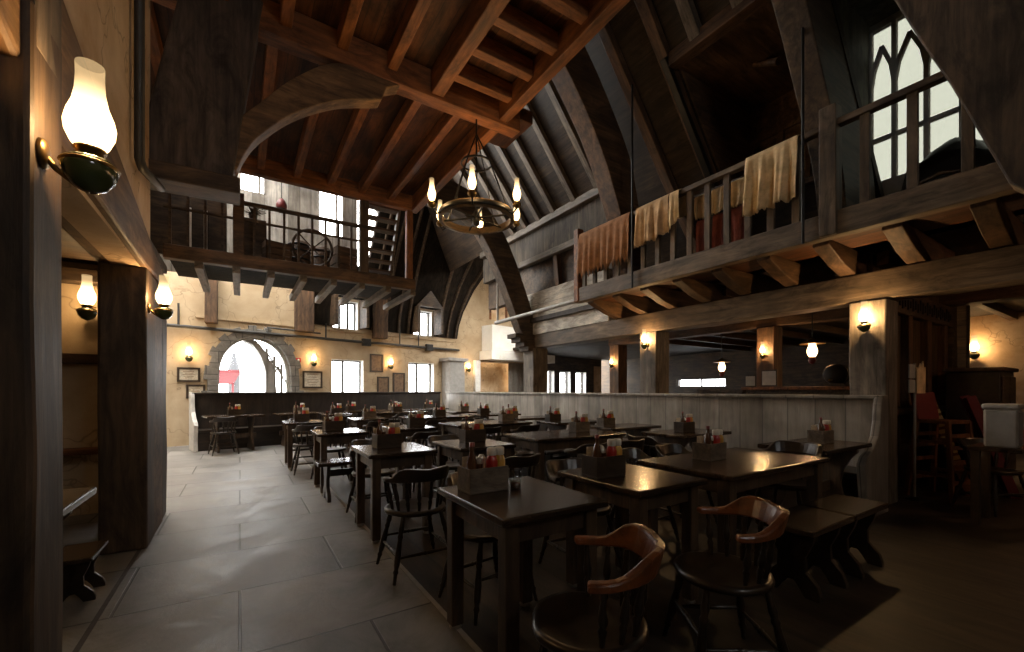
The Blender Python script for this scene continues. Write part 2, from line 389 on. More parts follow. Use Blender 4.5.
# the arched window: rim, a broad curved inner arch and leaded tracery
aw = struct_root('window_1', 'tall pointed arched window with pale tracery', 'window', FWM(0, -.2, 0))
m = MB(); rim = [Vector((x, 0, z)) for x, z in [rad(p, -.035) for p in path]]
m.sweep(rim, (0, 1, 0), .12, .06); m.build('window_frame', M['pale_stone'], aw)
m = MB(); pts = [Vector((1.62 + .62 * math.sin(t) ** 1.0, .12, 2.6 - 1.85 * (1 - math.cos(t)) * .75)) for t in [i * PI / 2 / 10 for i in range(11)]]
m.sweep(pts, (0, 1, 0), .3, [.10 + .012 * i for i in range(11)]); m.build('inner_arch', M['grey_stone'], aw)
m = MB()
for x0 in (2.12, 2.30, 2.48): m.box(x0 - .026, -.03, .75, x0 + .026, .05, 2.42 - (x0 - 2.12) * 1.15)
for x0, zz in ((2.21, 1.75), (2.39, 1.6)):
    for sg in (-1, 1):
        m.sweep([(x0 + sg * .09, 0, zz), (x0 + sg * .07, 0, zz + .16), (x0, 0, zz + .34)], (0, 1, 0), .05, .03)
m.sweep([(2.12, 0, 2.3), (2.3, 0, 2.0), (2.6, 0, 1.5)], (0, 1, 0), .05, .03); m.sweep([(1.85, 0, 2.6), (2.05, 0, 2.2), (2.12, 0, 1.75)], (0, 1, 0), .05, .03)
m.build('tracery', plain('weathered tracery stone', (.26, .25, .235), .9), aw)
m = MB(); m.prism([(x, z) for x, z in [rad(p, -.03) for p in path]], 'y', .05, .058); m.build('pane', M['pane'], aw)

def far_window(i, s0, s1, z0, z1, label, bars, set_in=.2):
    w = struct_root('window_%d' % i, label, 'window', FWM(0, -set_in, 0)); m = MB()
    m.box(s0, -.02, z0, s0 + .05, .04, z1); m.box(s1 - .05, -.02, z0, s1, .04, z1); m.box(s0, -.02, z1 - .05, s1, .04, z1); m.box(s0, -.02, z0, s1, .04, z0 + .05)
    for b in bars: x = s0 + (s1 - s0) * b; m.box(x - .03, -.03, z0, x + .03, .04, z1)
    m.build('window_frame', M['frame_dark'], w)
    MB().box(s0 + .02, .012, z0 + .02, s1 - .02, .02, z1 - .02).build('pane', M['pane'], w)
    m = MB(); e = .012
    m.box(s0, -set_in - .0, z0 - .03, s1, -.02, z0 + e); m.box(s0, -set_in, z0, s0 + e, -.02, z1); m.box(s1 - e, -set_in, z0, s1, -.02, z1); m.box(s0, -set_in, z1 - e, s1, -.02, z1)
    m.build('window_reveal', M['reveal'], w)
far_window(2, 3.75, 4.72, .95, 2.2, 'two light window between the notice and the small pictures', (.42,))
far_window(3, 6.28, 7.28, .95, 2.22, 'two light window beside the grey pier on the far wall', (.42,))
far_window(4, 3.78, 4.55, 3.1, 3.95, 'small upper window under the loft balcony', (.35, .68))
far_window(5, 6.46, 7.2, 3.15, 4.0, 'small upper window in the dark roof slope', (.5,))
far_window(6, 12.95, 13.8, 1.0, 2.17, 'bright window in the side hall beside the large post', ())
far_window(7, 14.2, 15.0, 1.0, 2.17, 'bright window in the side hall, middle of three', ())
far_window(8, 15.4, 16.25, 1.0, 2.17, 'bright window in the side hall beside the orange panel', ())
# brown boarded hatch in the white gable
w = struct_root('window_9', 'brown framed gable hatch above the white ledge', 'window', FWM(0, -.1, 0)); m = MB()
for x in (9.85, 10.72): m.box(x, -.12, 4.06, x + .1, .1, 5.65)
m.box(9.85, -.12, 5.55, 10.82, .1, 5.65); m.box(10.25, -.06, 4.06, 10.4, .05, 5.6); m.build('window_frame', M['oak_red'], w, .01)
MB().box(9.9, -.08, 4.06, 10.8, -.04, 5.6).build('shutter', M['plaster_orange'], w)

# ---- side hall beyond the booth
struct(panel(MB(), -3.2, 17, 0, 7.2, [(9.9, 12.2, 1.44, 1.78)], 0, .3).build('wall_right', M['oak'], mw=Matrix.Translation((16.6, 0, 0)) @ Matrix.Rotation(PI / 2, 4, 'Z') @ Matrix.Scale(-1, 4, (0, 1, 0))), 'dark wall at the end of the side hall', 'wall')
w = struct_root('window_10', 'long low window slit across the side hall', 'window', Matrix.Translation((16.7, 0, 0))); m = MB()
for y in (9.9, 11.0, 12.15): m.box(-.03, y, 1.44, .03, y + .05, 1.78)
m.box(-.03, 9.9, 1.44, .03, 12.2, 1.47); m.box(-.03, 9.9, 1.75, .03, 12.2, 1.78); m.build('window_frame', M['frame_dark'], w)
MB().box(.0, 9.9, 1.44, .01, 12.2, 1.78).build('pane', M['pane'], w)
struct(MB().box(9.0, 9.2, 2.85, 16.6, 16.2, 2.95).build('ceiling_hall', M['roof_boards']), 'low dark ceiling before the side hall windows', 'ceiling')
struct(MB().box(6.0, -3, 2.95, 16.6, 9.2, 3.05).build('ceiling_side', M['roof_boards']), 'boarded ceiling of the side hall', 'ceiling')
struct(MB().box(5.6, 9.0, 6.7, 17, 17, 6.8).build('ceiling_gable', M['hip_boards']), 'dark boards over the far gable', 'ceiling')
struct(MB().box(5.28, -.2, 2.95, 6.2, 6.02, 3.05).build('ceiling_gallery', M['board_red']), 'boarded floor of the gallery seen from below', 'ceiling')
# ---- walls behind the camera and on the left
bw = panel(MB(), -3.4, 17, 0, 10.5, [(.9, 2.1, 3.5, 4.6)], 0, .3).build('wall_back', M['plaster'], mw=Matrix.Translation((0, -3.0, 0)) @ Matrix.Scale(-1, 4, (0, 1, 0)))
struct(bw, 'plaster wall behind the visitor', 'wall')
w = struct_root('window_11', 'mullioned window added unseen behind the visitor for daylight', 'window', Matrix.Translation((0, -3.1, 0))); m = MB()  # window added behind the camera to bring some daylight in
for x in (.9, 1.46, 2.04): m.box(x, -.04, 3.5, x + .06, .04, 4.6)
m.box(.9, -.04, 4.1, 2.1, .04, 4.16); m.build('window_frame', M['frame_dark'], w); MB().box(.9, 0, 3.5, 2.1, .01, 4.6).build('pane', M['pane'], w)
struct(MB().box(-3.5, -3.2, 0, -3.2, 13, 6).build('wall_left', M['plaster']), 'plaster wall at the back of the arcade alcove', 'wall')
struct(MB().box(-.86, -3.0, 2.3, -.68, 4.98, 6.2).build('wall_arcade', M['plaster_orange']), 'stained plaster wall above the arcade beam', 'wall')
struct(MB().box(-1.5, 5.2, 3.0, -1.38, 10.4, 6.2).build('wall_loft_side', M['plaster_orange']), 'stained plaster wall beside the loft balcony', 'wall')
struct(MB().box(-3.2, 6.15, 0, -1.02, 6.3, 3.0).build('wall_alcove', M['plaster']), 'plaster end wall of the arcade alcove', 'wall')
struct(MB().box(-3.2, -3, 2.62, -.7, 6.2, 2.7).build('ceiling_alcove', M['oak']), 'dark boards over the arcade alcove', 'ceiling')

# ---- roofs
SL = math.atan2(.7833, .6216)
def roof_matrix(x0, z0, right=True):
    # local x = world Y, local z = up the slope
    up = Vector((-.6216 if right else .6216, 0, .7833)); ex = Vector((0, 1, 0)); n = up.cross(ex) * (1 if right else 1)
    m = Matrix((ex, n, up)).transposed().to_4x4()
    m.translation = (x0, 0, z0); return m
RM = roof_matrix(7.9, 2.905)
D1 = (2.5, 3.95, 1.78, 3.95); D2 = (.75, 2.12, .82, 4.4)
# local +y must point out of the room for the right slope
out_sign = 1 if (RM.to_3x3() @ Vector((0, 1, 0))).x > 0 else -1
t0, t1 = (0, .12) if out_sign > 0 else (-.12, 0)
m = panel(MB(), -3.2, 6.0, 0, 8.75, [D1, D2], t0, t1); panel(m, 6.0, 9.2, 3.05, 8.75, [], t0, t1); panel(m, 9.2, 15.5, 3.05, 8.75, [], t0, t1)
RB = wood('brown roof boards', (.018, .012, .008), (.075, .050, .031), axis='X', boards=.2, boards_dir='Z', rough=.7)
struct(m.build('roof_east', RB, mw=RM), 'dark boarded roof slope above the gallery', 'roof')
LM = roof_matrix(-1.3, 4.92, False); lo = 1 if (LM.to_3x3() @ Vector((0, 1, 0))).x < 0 else -1
m = panel(MB(), -3.2, 10.45, 0, 6.1, [(8.7, 10.2, .3, 2.6)], *((0, .12) if lo > 0 else (-.12, 0)))  # opening added in the slope so sky light reaches the loft boards
struct(m.build('roof_west', RB, mw=LM), 'dark boarded roof slope beyond the platform', 'roof')
# rafters on the visible slope: slender pale ones beyond the bent timber, browner ones over the gallery
def rp(y, t, off=0): p = RM @ Vector((y, 0, t)); n = (RM.to_3x3() @ Vector((0, 1, 0))) * (-out_sign); return p + n * off
for i, y in enumerate((6.15, 6.85, 7.55, 8.1, 8.65, 9.2, 9.8, 10.4)):
    timber('rafter', rp(y, 3.0, .05), rp(y, 8.6, .05), .1, .14, M['oak_grey'], 'slender silvered rafter of the far row over the eaves purlin', 'rafter', 'silvered rafters beyond the bent timber', up=(0, 1, 0), bevel=.008)
for i, y in enumerate((4.05, 4.75)):
    timber('rafter', rp(y, .3, .06), rp(y, 8.6, .06), .13, .16, M['oak_mid'], ('brown rafter bordering the dormer recess', 'brown rafter halfway between dormer and bent timber')[i], 'rafter', up=(0, 1, 0))
for y in (2.95, 3.55): timber('rafter', rp(y, 4.1, .06), rp(y, 8.6, .06), .13, .16, M['oak_grey'], 'short rafter running up from the dormer header', 'rafter', 'rafters above the dormer', up=(0, 1, 0))
timber('purlin', rp(2.3, 4.1, .06), rp(4.02, 4.1, .06), .18, .2, M['oak_mid'], 'heavy header beam across the top of the dormer recess', 'beam')
timber('purlin', (5.98, 6.0, 5.22), (5.98, 11, 5.22), .16, .16, M['oak_grey'], 'silvered eaves purlin above the reed panel', 'beam')
timber('roof_post', rp(4.02, .2, .14), rp(4.02, 4.2, .14), .1, .1, M['iron'], 'thin dark pole beside the dormer recess', 'post', up=(0, 1, 0))
# dormer recess (open box behind the slope)
def dormer(y0, y1, z0, z1, xb, matw, name, label, window=None):
    r = struct_root(name, label, 'dormer', Matrix.Identity(4))
    xf = lambda z: 7.9 - (z - 2.905) * .6216 / .7833
    m = MB()
    for y in (y0, y1): m.prism([(xf(z0) + .02, z0), (xb, z0), (xb, z1), (xf(z1) + .02, z1)], 'y', y - .03, y + .03)
    m.build('cheek', matw, r)
    MB().box(xf(z1) - .1, y0, z1, xb, y1, z1 + .06).build('soffit', matw, r)
    MB().box(xf(z0) - .02, y0, z0 - .06, xb, y1, z0).build('ledge', matw, r)
    if not window:
        MB().box(xb, y0, z0, xb + .06, y1, z1).build('back_board', M['oak_mid'], r)
        m = MB()
        for k in range(4): y = y0 + .15 + k * (y1 - y0 - .3) / 3; m.box(xb - .05, y - .04, z0 + .1, xb, y + .04, z1 - .55)
        for z in (z0 + .1, z0 + .55, z1 - .55): m.box(xb - .05, y0 + .1, z - .03, xb, y1 - .1, z + .03)
        m.build('panelling', M['oak_mid'], r, .006)
        timber_b = MB().cyl((xb - 1.2, y0 + .4, z1 - .28), (xb - 1.15, y0 + .75, z1 - .08), .05, .03).build('stub', M['oak_mid'], r)
    return r
dormer(2.5, 3.95, 4.30, 6.0, 7.3, M['oak_mid'], 'dormer_recess', 'shadowed dormer recess with panelled back')  # lighter oak stands in for fill light inside the recess
GREEN = wood('grey green boards', (.07, .075, .06), (.20, .205, .165), axis='Z', boards=.2, boards_dir='X', rough=.75)
r = dormer(.75, 2.35, 3.55, 6.35, 7.48, GREEN, 'window_dormer', 'pale dormer holding the gothic gallery window', True)
w = struct_root('window_12', 'bright gothic window behind the gallery rail', 'window', Matrix.Translation((7.42, 0, 0))); m = MB()
YS = (.78, 1.10, 1.42, 1.74, 2.06, 2.32)
for y in YS: m.box(-.04, y - .025, 3.56, .04, y + .025, 6.3)
for a, b in zip(YS, YS[1:]):
    c_ = (a + b) / 2; hw2 = (b - a) / 2
    m.sweep([(0, c_ - hw2, 5.45), (0, c_ - hw2 * .75, 5.7), (0, c_, 6.0)], (1, 0, 0), .07, .045); m.sweep([(0, c_ + hw2, 5.45), (0, c_ + hw2 * .75, 5.7), (0, c_, 6.0)], (1, 0, 0), .07, .045)
m.box(-.04, .75, 4.72, .04, 2.33, 4.76); m.box(-.04, .75, 6.25, .04, 2.33, 6.34); m.box(-.05, .75, 3.56, .05, 2.33, 4.15); m.build('tracery', M['pale_stone'], w)
MB().box(0, .76, 3.56, .01, 2.32, 6.3).build('pane', pane_glass('old greenish glass', (.225, .232, .215)), w)

# ---- eaves wall past the end of the gallery
struct(MB().box(6.08, 6.02, 2.66, 6.3, 8.9, 3.68).build('wall_eaves', M['siding']), 'white boarded band above the long beam', 'wall')
struct(MB().box(6.2, 6.0, 3.68, 6.4, 11, 4.42).build('wall_eaves_recess', M['oak']), 'shadowed recess above the white band', 'wall')
struct(MB().box(6.02, 6.0, 4.42, 6.2, 11, 5.2).build('wall_eaves_panel', M['reed']), 'dark ribbed panel under the eaves purlin', 'wall')
timber('rail_timber', (5.97, 6.0, 4.42), (5.97, 8.9, 4.42), .14, .14, M['oak_grey'], 'silvered rail under the ribbed panel', 'beam')
for y in (6.35, 7.6): timber('strut', (6.12, y, 3.68), (6.05, y, 4.4), .14, .12, M['oak_mid'], 'short strut in the recess above the white band', 'timber', 'struts above the white band')
# ---- bell-cast hip roof that comes down over the far wall
prof = [(.05, 3.16), (.12, 3.6), (.26, 4.1), (.55, 4.9), (1.0, 5.9), (1.7, 7.2), (2.7, 8.9)]
def hip(s0, s1, za, name, label, s1top=None):
    ps = [(n, z) for n, z in prof if z > za and (s1 > 4.9 or z < 5)]; 
    for (n0, z0), (n1, z1) in zip(prof, prof[1:]):
        if z0 <= za < z1: ps.insert(0, (n0 + (n1 - n0) * (za - z0) / (z1 - z0), za))
    vs, fs = [], []; k = len(ps)
    for a in (0, .12):
        for i, (n, z) in enumerate(ps):
            e = 0 if s1top is None else (s1top - s1) * ((z - 3.16) / (8.9 - 3.16)) ** 1.9
            vs += [FWM().inverted() @ FW(s0, n - a, z), FWM().inverted() @ FW(s1 + e, n - a, z)]
    for i in range(k - 1):
        b = 2 * i; c = 2 * (k + i)
        fs += [(b, b + 1, b + 3, b + 2), (c + 1, c, c + 2, c + 3), (b, b + 2, c + 2, c), (b + 1, c + 1, c + 3, b + 3)]
    fs += [(0, 2 * k, 2 * k + 1, 1)]
    return struct(MB().add(vs, fs).build(name, M['hip_boards'], mw=FWM()), label, 'roof')
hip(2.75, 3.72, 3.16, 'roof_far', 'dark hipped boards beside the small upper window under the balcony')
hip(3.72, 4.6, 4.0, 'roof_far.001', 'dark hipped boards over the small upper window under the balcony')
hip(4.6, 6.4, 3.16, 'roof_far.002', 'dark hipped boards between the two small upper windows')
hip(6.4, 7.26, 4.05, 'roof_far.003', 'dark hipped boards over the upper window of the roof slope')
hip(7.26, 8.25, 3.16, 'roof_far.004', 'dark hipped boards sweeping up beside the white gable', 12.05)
for s in (4.95, 5.4, 5.85, 6.2, 7.4, 7.75, 8.1):
    m = MB(); pts = [FWM().inverted() @ FW(s + (max(0, s - 7.26)) * 3.7 * ((z - 3.16) / 5.74) ** 1.9, n + .05, z) for n, z in prof]
    m.sweep(pts, (1, 0, 0), .06, .09); struct(m.build('roof_rib', M['oak'], mw=FWM()), 'bent dark rib on the hipped roof over the far wall', 'rib', 'ribs of the hipped roof')
for s0, s1, zz in ((3.7, 4.62, 4.0), (6.38, 7.28, 4.05)):
    m = MB()
    for s in (s0, s1): m.box(s - .04, -.5, zz - .85, s + .04, 0, zz)
    m.prism([(s0 - .06, zz), (s1 + .06, zz), ((s0 + s1) / 2, zz + .55)], 'y', -.5, -.42)
    struct(m.build('window_hood', M['oak'], mw=FWM()), 'pointed dark hood of the small upper window ' + ('under the balcony' if s0 < 5 else 'in the roof slope'), 'hood')
struct(MB().box(.55, -.05, 3.02, 8.2, 0, 3.06).build('trim_4', M['plaster'], mw=FWM()), 'thin ledge above the far wall pipe', 'trim')
# ---- dark wall posts standing on that ledge
for s, w_, z1, lab in ((.84, .26, 4.15, 'dark wall post beside the arcade end'), (2.95, .48, 4.3, 'broad reddish wall post right under the balcony middle'), (5.18, .44, 4.2, 'dark wall post between the upper windows')):
    timber('wall_post', FW(s, .14, 2.9), FW(s, .14, z1), w_, .26, M['oak_mid'], lab.replace(' right', ''), 'post', up=(0, 1, 0))
# grey pier and the right-hand doorway of the far wall
m = MB(); m.box(7.6, -.5, 0, 8.25, 0, 2.3); m.box(7.5, -.58, 2.3, 8.35, 0, 2.42)
struct(m.build('stone_pier', M['grey_stone'], None, .015, mw=FWM()), 'square grey pier with a capping slab at the far corner', 'pier')
m = MB(); m.box(9.35, -.7, 2.45, 13, 0, 2.78); struct(m.build('trim_5', M['plaster_white'], mw=FWM()), 'grey boxed soffit over the far doorway', 'trim')
m = MB(); m.box(9.45, -.62, 2.8, 11.75, -.02, 3.75); struct(m.build('wall_gable_ledge', M['plaster_white'], mw=FWM()), 'bright white boxed ledge below the gable hatch', 'wall')
m = MB(); m.box(9.1, .6, 0, 11.5, .7, 2.6); struct(m.build('wall_doorway', M['plaster_orange'], mw=FWM()), 'orange wall inside the far doorway, coloured for warm light', 'wall')  # orange plaster carries the doorway's warm light; no lamp hangs inside
m = MB(); m.box(9.05, -.12, 0, 9.3, .3, 2.42); struct(m.build('door_1', M['reveal'], mw=FWM()), 'white jamb of the far doorway', 'door jamb')
m = MB(); N = 28
pts = [(10.75 + 1.15 * i / N, -.16 + .05 * math.sin(i * 1.35)) for i in range(N + 1)]
m.add([(x, y, z) for z in (.02, 2.4) for x, y in pts] + [(x, y + .02, z) for z in (.02, 2.4) for x, y in pts],
      [(i, i + 1, N + 2 + i, N + 1 + i) for i in range(N)] + [(2 * (N + 1) + i + 1, 2 * (N + 1) + i, 3 * (N + 1) + i, 3 * (N + 1) + i + 1) for i in range(N)], True)
tag(m.build('curtain', M['curtain'], mw=FWM()), 'pleated grey curtain hanging beside the far doorway', 'curtain')
m = MB(); m.box(16.9, -.05, .9, 17.45, 0, 2.5); tag(m.build('wall_panel', M['plaster_orange'], mw=FWM()), 'orange panel on the wall beyond the side hall windows', 'panel')

# ================================================================ TIMBER FRAME
# ---- arcade on the near side: posts and a beam with a falling top line
for (x0, x1, y0, y1, z1, lab) in ((-1.0, -.60, 2.12, 2.42, 2.66, 'massive dark arcade post carrying the big oil lamp'), (-.94, -.64, 4.54, 4.90, 2.31, 'square dark arcade post beyond the alcove table'), (-1.02, -.65, 5.42, 5.75, 2.42, 'last arcade post at the end of the plank screen')):
    timber('arcade_post', ((x0 + x1) / 2, (y0 + y1) / 2, 0), ((x0 + x1) / 2, (y0 + y1) / 2, z1), x1 - x0, y1 - y0, M['oak'], lab, 'post', up=(0, 1, 0), bevel=.02)
timber('post_lit_face', (-.64, 2.28, 2.5), (-.64, 2.28, 3.6), .08, .26, M['oak_grey'], 'narrow paler board added as the lit side of the big arcade post', 'post', up=(0, 1, 0))  # paler oak stands for light on this side of the post
m = MB(); m.prism([(.5, 2.6), (.5, 3.3), (2.0, 3.08), (2.68, 2.94), (3.6, 2.76), (5.07, 2.48), (5.8, 2.42), (5.8, 2.36), (4.5, 2.30), (3.2, 2.33), (2.4, 2.33), (1.6, 2.6)], 'x', -.95, -.63)
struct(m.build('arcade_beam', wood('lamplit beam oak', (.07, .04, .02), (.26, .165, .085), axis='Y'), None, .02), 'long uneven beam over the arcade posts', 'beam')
m = MB(); m.box(-.76, 4.88, 0, -.65, 5.44, 2.3); struct(m.build('arcade_screen', M['oak_mid']), 'plank screen between the last two arcade posts', 'screen')
timber('alcove_rail', (-3.1, 6.08, 1.62), (-1.05, 6.08, 1.62), .12, .1, M['oak_mid'], 'dark rail across the alcove wall', 'timber')
timber('alcove_shelf', (-3.1, 5.98, .68), (-1.05, 5.98, .68), .3, .05, M['oak_red'], 'reddish plank shelf along the alcove wall', 'shelf')
timber('alcove_lintel', (-3.1, 6.05, 2.46), (-1.05, 6.05, 2.46), .2, .14, M['oak'], 'dark lintel above the alcove lamp', 'timber')
m = MB(); m.tube([(-.63, 4.16, 6.0), (-.63, 4.16, 3.02), (-.62, 4.2, 2.97), (-.6, 4.95, 3.12)], .032, 8)
tag(m.build('drain_pipe', M['pipe']), 'dark upright pipe on the stained plaster above the arcade', 'pipe')

# ---- leaning post and its curved brace
m = MB(); m.prism([(-.78, 3.34), (-.06, 3.34), (.05, 4.2), (.2, 5.2), (-.42, 5.2), (-.62, 4.2)], 'y', 4.93, 5.2)
struct(m.build('leaning_post', wood('stained wide post', (.030, .022, .018), (.13, .105, .09), axis='Z'), None, .02), 'broad leaning post beside the curved brace', 'post')
timber('post_plate', (-.9, 5.06, 3.26), (.0, 5.06, 3.28), .34, .16, M['oak'], 'thick plate under the foot of the leaning post', 'timber')
m = MB(); low = [(-.03, 3.45), (.05, 3.66), (.18, 3.87), (.48, 4.19), (.89, 4.47), (1.27, 4.62), (1.38, 4.66), (1.44, 4.82)]; upp = [(1.69, 4.96), (.94, 4.9), (.5, 4.58), (.18, 4.2), (-.12, 3.81), (-.16, 3.45)]
m.prism(smooth(low[:-2]) + low[-2:] + smooth(upp), 'y', 4.96, 5.16)
struct(m.build('curved_brace', wood('lamplit brace oak', (.085, .05, .026), (.27, .17, .09)), None, .012), 'curved timber brace rising from the leaning post to the platform', 'brace')  # brown oak lightened to carry chandelier light in its colour

# ---- high platform seen from below
struct(MB().box(-1.3, 1.4, 5.26, 3.08, 8.5, 5.32).build('ceiling_platform', M['board_red']), 'reddish boards of the high platform', 'ceiling')
tb = lambda *a, **k: timber(*a, **k)
tb('platform_beam', (3.02, 1.4, 5.1), (3.02, 8.5, 5.1), .14, .3, M['oak_red'], 'outer edge beam of the high platform', 'beam')
tb('platform_beam', (-1.3, 8.45, 5.1), (3.09, 8.45, 5.1), .14, .3, M['oak_red'], 'far edge beam of the high platform above the balcony', 'beam')
tb('platform_beam', (-1.3, 5.05, 5.08), (3.3, 5.05, 5.08), .2, .34, M['oak_red'], 'main cross beam of the high platform holding the chandelier', 'beam')
tb('platform_beam', (2.06, 1.4, 5.1), (2.06, 4.95, 5.1), .16, .3, M['oak_red'], 'middle beam of the high platform', 'beam')
for x in (.95, 1.5, 0.4, -.15): tb('joist', (x, 1.4, 5.14), (x, 4.95, 5.14), .11, .2, M['oak_red'], 'joist under the near bay of the platform', 'joist', 'joists of the near platform bay', bevel=.008)
for y in (2.3, 2.77, 3.25, 3.73, 4.2, 4.67): tb('joist', (2.14, y, 5.14), (2.95, y, 5.14), .11, .2, M['oak_red'], 'short joist beside the platform edge beam', 'joist', 'short joists at the platform edge', bevel=.008)
for x in (2.5, 1.95, 1.4, .85, .3, -.25, -.8): tb('joist', (x, 5.15, 5.14), (x, 8.38, 5.14), .11, .2, M['oak_red'], 'joist under the far bay of the platform', 'joist', 'joists of the far platform bay', bevel=.008)
m = MB(); m.box(3.1, 5.0, 5.12, 3.55, 5.75, 5.3); struct(m.build('platform_step', M['board_red'], None, .01), 'boarded corner block sticking out of the platform edge', 'timber')

# ---- bent principal timbers (crucks)
def cruck(low, upp, y, w, mat, label, name='bent_timber'):
    m = MB(); m.prism(smooth(low) + smooth(upp)[::-1], 'y', y - w / 2, y + w / 2); return struct(m.build(name, mat, None, .015), label, 'timber')
cruck([(6.02, 2.55), (5.75, 2.72), (5.5, 3.3), (5.22, 3.9), (4.76, 4.72), (4.4, 5.1), (3.9, 5.3), (3.1, 5.3)], [(6.3, 2.66), (6.2, 2.85), (5.92, 3.6), (5.55, 4.45), (5.24, 5.0), (4.85, 5.45), (4.3, 5.8), (3.1, 6.0)], 8.72, .3, M['oak'], 'dark curved timber from the far post up to the platform')
cruck([(5.55, 3.1), (5.45, 4.0), (5.34, 4.33), (5.06, 4.97), (4.73, 5.53), (4.3, 6.1), (3.7, 6.75), (2.6, 7.9)], [(6.05, 3.1), (5.95, 4.0), (5.83, 4.44), (5.6, 5.25), (5.1, 6.05), (4.66, 6.62), (4.2, 7.1), (2.9, 8.5)], 5.2, .34, M['oak_mid'], 'great bent timber over the middle of the gallery')
cruck([(6.15, 3.05), (6.0, 3.8), (5.72, 4.4), (5.35, 5.0), (4.95, 5.6), (3.6, 7.3)], [(7.1, 3.05), (6.95, 4.0), (6.6, 4.75), (6.0, 5.4), (5.5, 6.0), (4.0, 7.9)], 2.28, .3, M['oak'], 'wide bent timber between dormer recess and gothic window')
m = MB(); m.prism([(1.92, 6.4), (1.45, 5.0), (1.22, 4.35), (1.03, 3.85), (.71, 2.9), (.60, 2.78), (-.4, 2.78), (-.1, 3.6), (.2, 4.3), (.95, 6.4)], 'x', 5.02, 5.24)
struct(m.build('leaning_board', wood('old scarred board', (.035, .025, .017), (.12, .088, .062), axis='Z'), None, .015), 'huge leaning timber in front of the end of the gallery rail', 'timber')

# ---- gallery side: posts, long beam, joists
tb('long_beam', (6.27, -.3, 2.495), (6.27, 9.0, 2.495), .34, .33, wood('long beam oak', (.06, .046, .032), (.21, .165, .12)), 'long horizontal beam under the gallery', 'beam')
GP = wood('grey post oak', (.06, .053, .045), (.20, .18, .155), axis='X')
for x, y, w_, lab in ((6.27, 1.935, .35, 'grey lamp post of the gallery nearest the plank wall'), (6.27, 5.07, .36, 'grey lamp post in the middle of the long beam'), (6.27, 8.72, .44, 'thick post at the far end of the long beam'),
                      (9.45, 4.67, .36, 'post with a lamp inside the side hall'), (9.45, 8.95, .36, 'farther lamp post inside the side hall')):
    tb('gallery_post', (x, y, 0), (x, y, 2.33 if x < 7 else 2.62), w_, w_, GP if x < 7 else M['oak_mid'], lab.replace(' nearest', ' beside'), 'post', up=(0, 1, 0), bevel=.015)
m = MB()
for k in range(4): m.box(5.55 + .12 * k, 8.52, 2.66 - .1 * (k + 1), 6.1, 8.92, 2.66 - .1 * k)
struct(m.build('corbel', M['oak'], None, .008), 'stepped corbel on the far post', 'corbel')
tb('hall_beam', (9.45, -.3, 2.78), (9.45, 9.2, 2.78), .3, .32, M['oak_mid'], 'inner beam of the side hall ceiling', 'beam')
for k in range(9): tb('joist', (6.45, .9 + k * 1.0, 2.87), (16.5, .9 + k * 1.0, 2.87), .12, .16, M['oak_mid'], 'cross joist under the side hall ceiling', 'joist', 'joists of the side hall', bevel=.008)
for k in range(10):
    m = MB(); y = .30 + k * .61; m.prism([(5.40, 2.95), (5.40, 2.89), (5.8, 2.74), (6.1, 2.67), (7.2, 2.67), (7.2, 2.95)], 'y', y - .08, y + .08)
    struct(m.build('joist', M['oak_mid'], None, .01), 'tapered joist carrying the gallery floor', 'joist', 'joists under the gallery')
tb('gallery_beam', (5.32, -.2, 3.05), (5.32, 6.04, 3.05), .14, .26, wood('gallery edge oak', (.065, .05, .036), (.21, .165, .12)), 'edge beam along the gallery floor', 'beam')

# ---- plank wall beside the stacked chairs
struct(MB().box(6.46, 2.0, 0, 9.6, 2.12, 2.95).build('wall_plank', M['plank_wall']), 'olive brown plank wall behind the high chair', 'wall')
for x in (6.75, 7.5, 8.3, 9.1): tb('wall_stud', (x, 1.96, 0), (x, 1.96, 2.3), .14, .1, M['oak_mid'], 'stud on the plank wall', 'timber', 'studs of the plank wall', up=(0, 1, 0))
tb('plank_rail', (6.5, 1.95, 1.02), (9.3, 1.95, 1.02), .12, .09, M['oak_mid'], 'chair rail on the plank wall', 'timber')
fz = struct(MB().box(6.5, 1.9, 2.28, 9.5, 2.0, 2.58).build('frieze_board', M['oak'], None, .01), 'carved dark frieze board on the plank wall', 'board')
m = MB(); rnd = random.Random(3)
for k in range(26):
    x = 6.7 + k * .1; m.box(x, 1.885, 2.34 + .03 * (k % 2), x + .05, 1.9, 2.52 - .03 * ((k + 1) % 3))
m.build('carving', M['black'], fz)
for x, lab in ((9.66, 'grey doorpost where the plank wall ends'), (10.45, 'olive post beside the lit end wall')): tb('door_post', (x, 2.06, 0), (x, 2.06, 2.95), .22, .26, M['plank_wall'], lab, 'post', up=(0, 1, 0))
struct(MB().box(13.9, .5, 0, 14, 4.0, 2.95).build('wall_lit', M['plaster_orange']), 'orange lit wall past the olive post', 'wall')

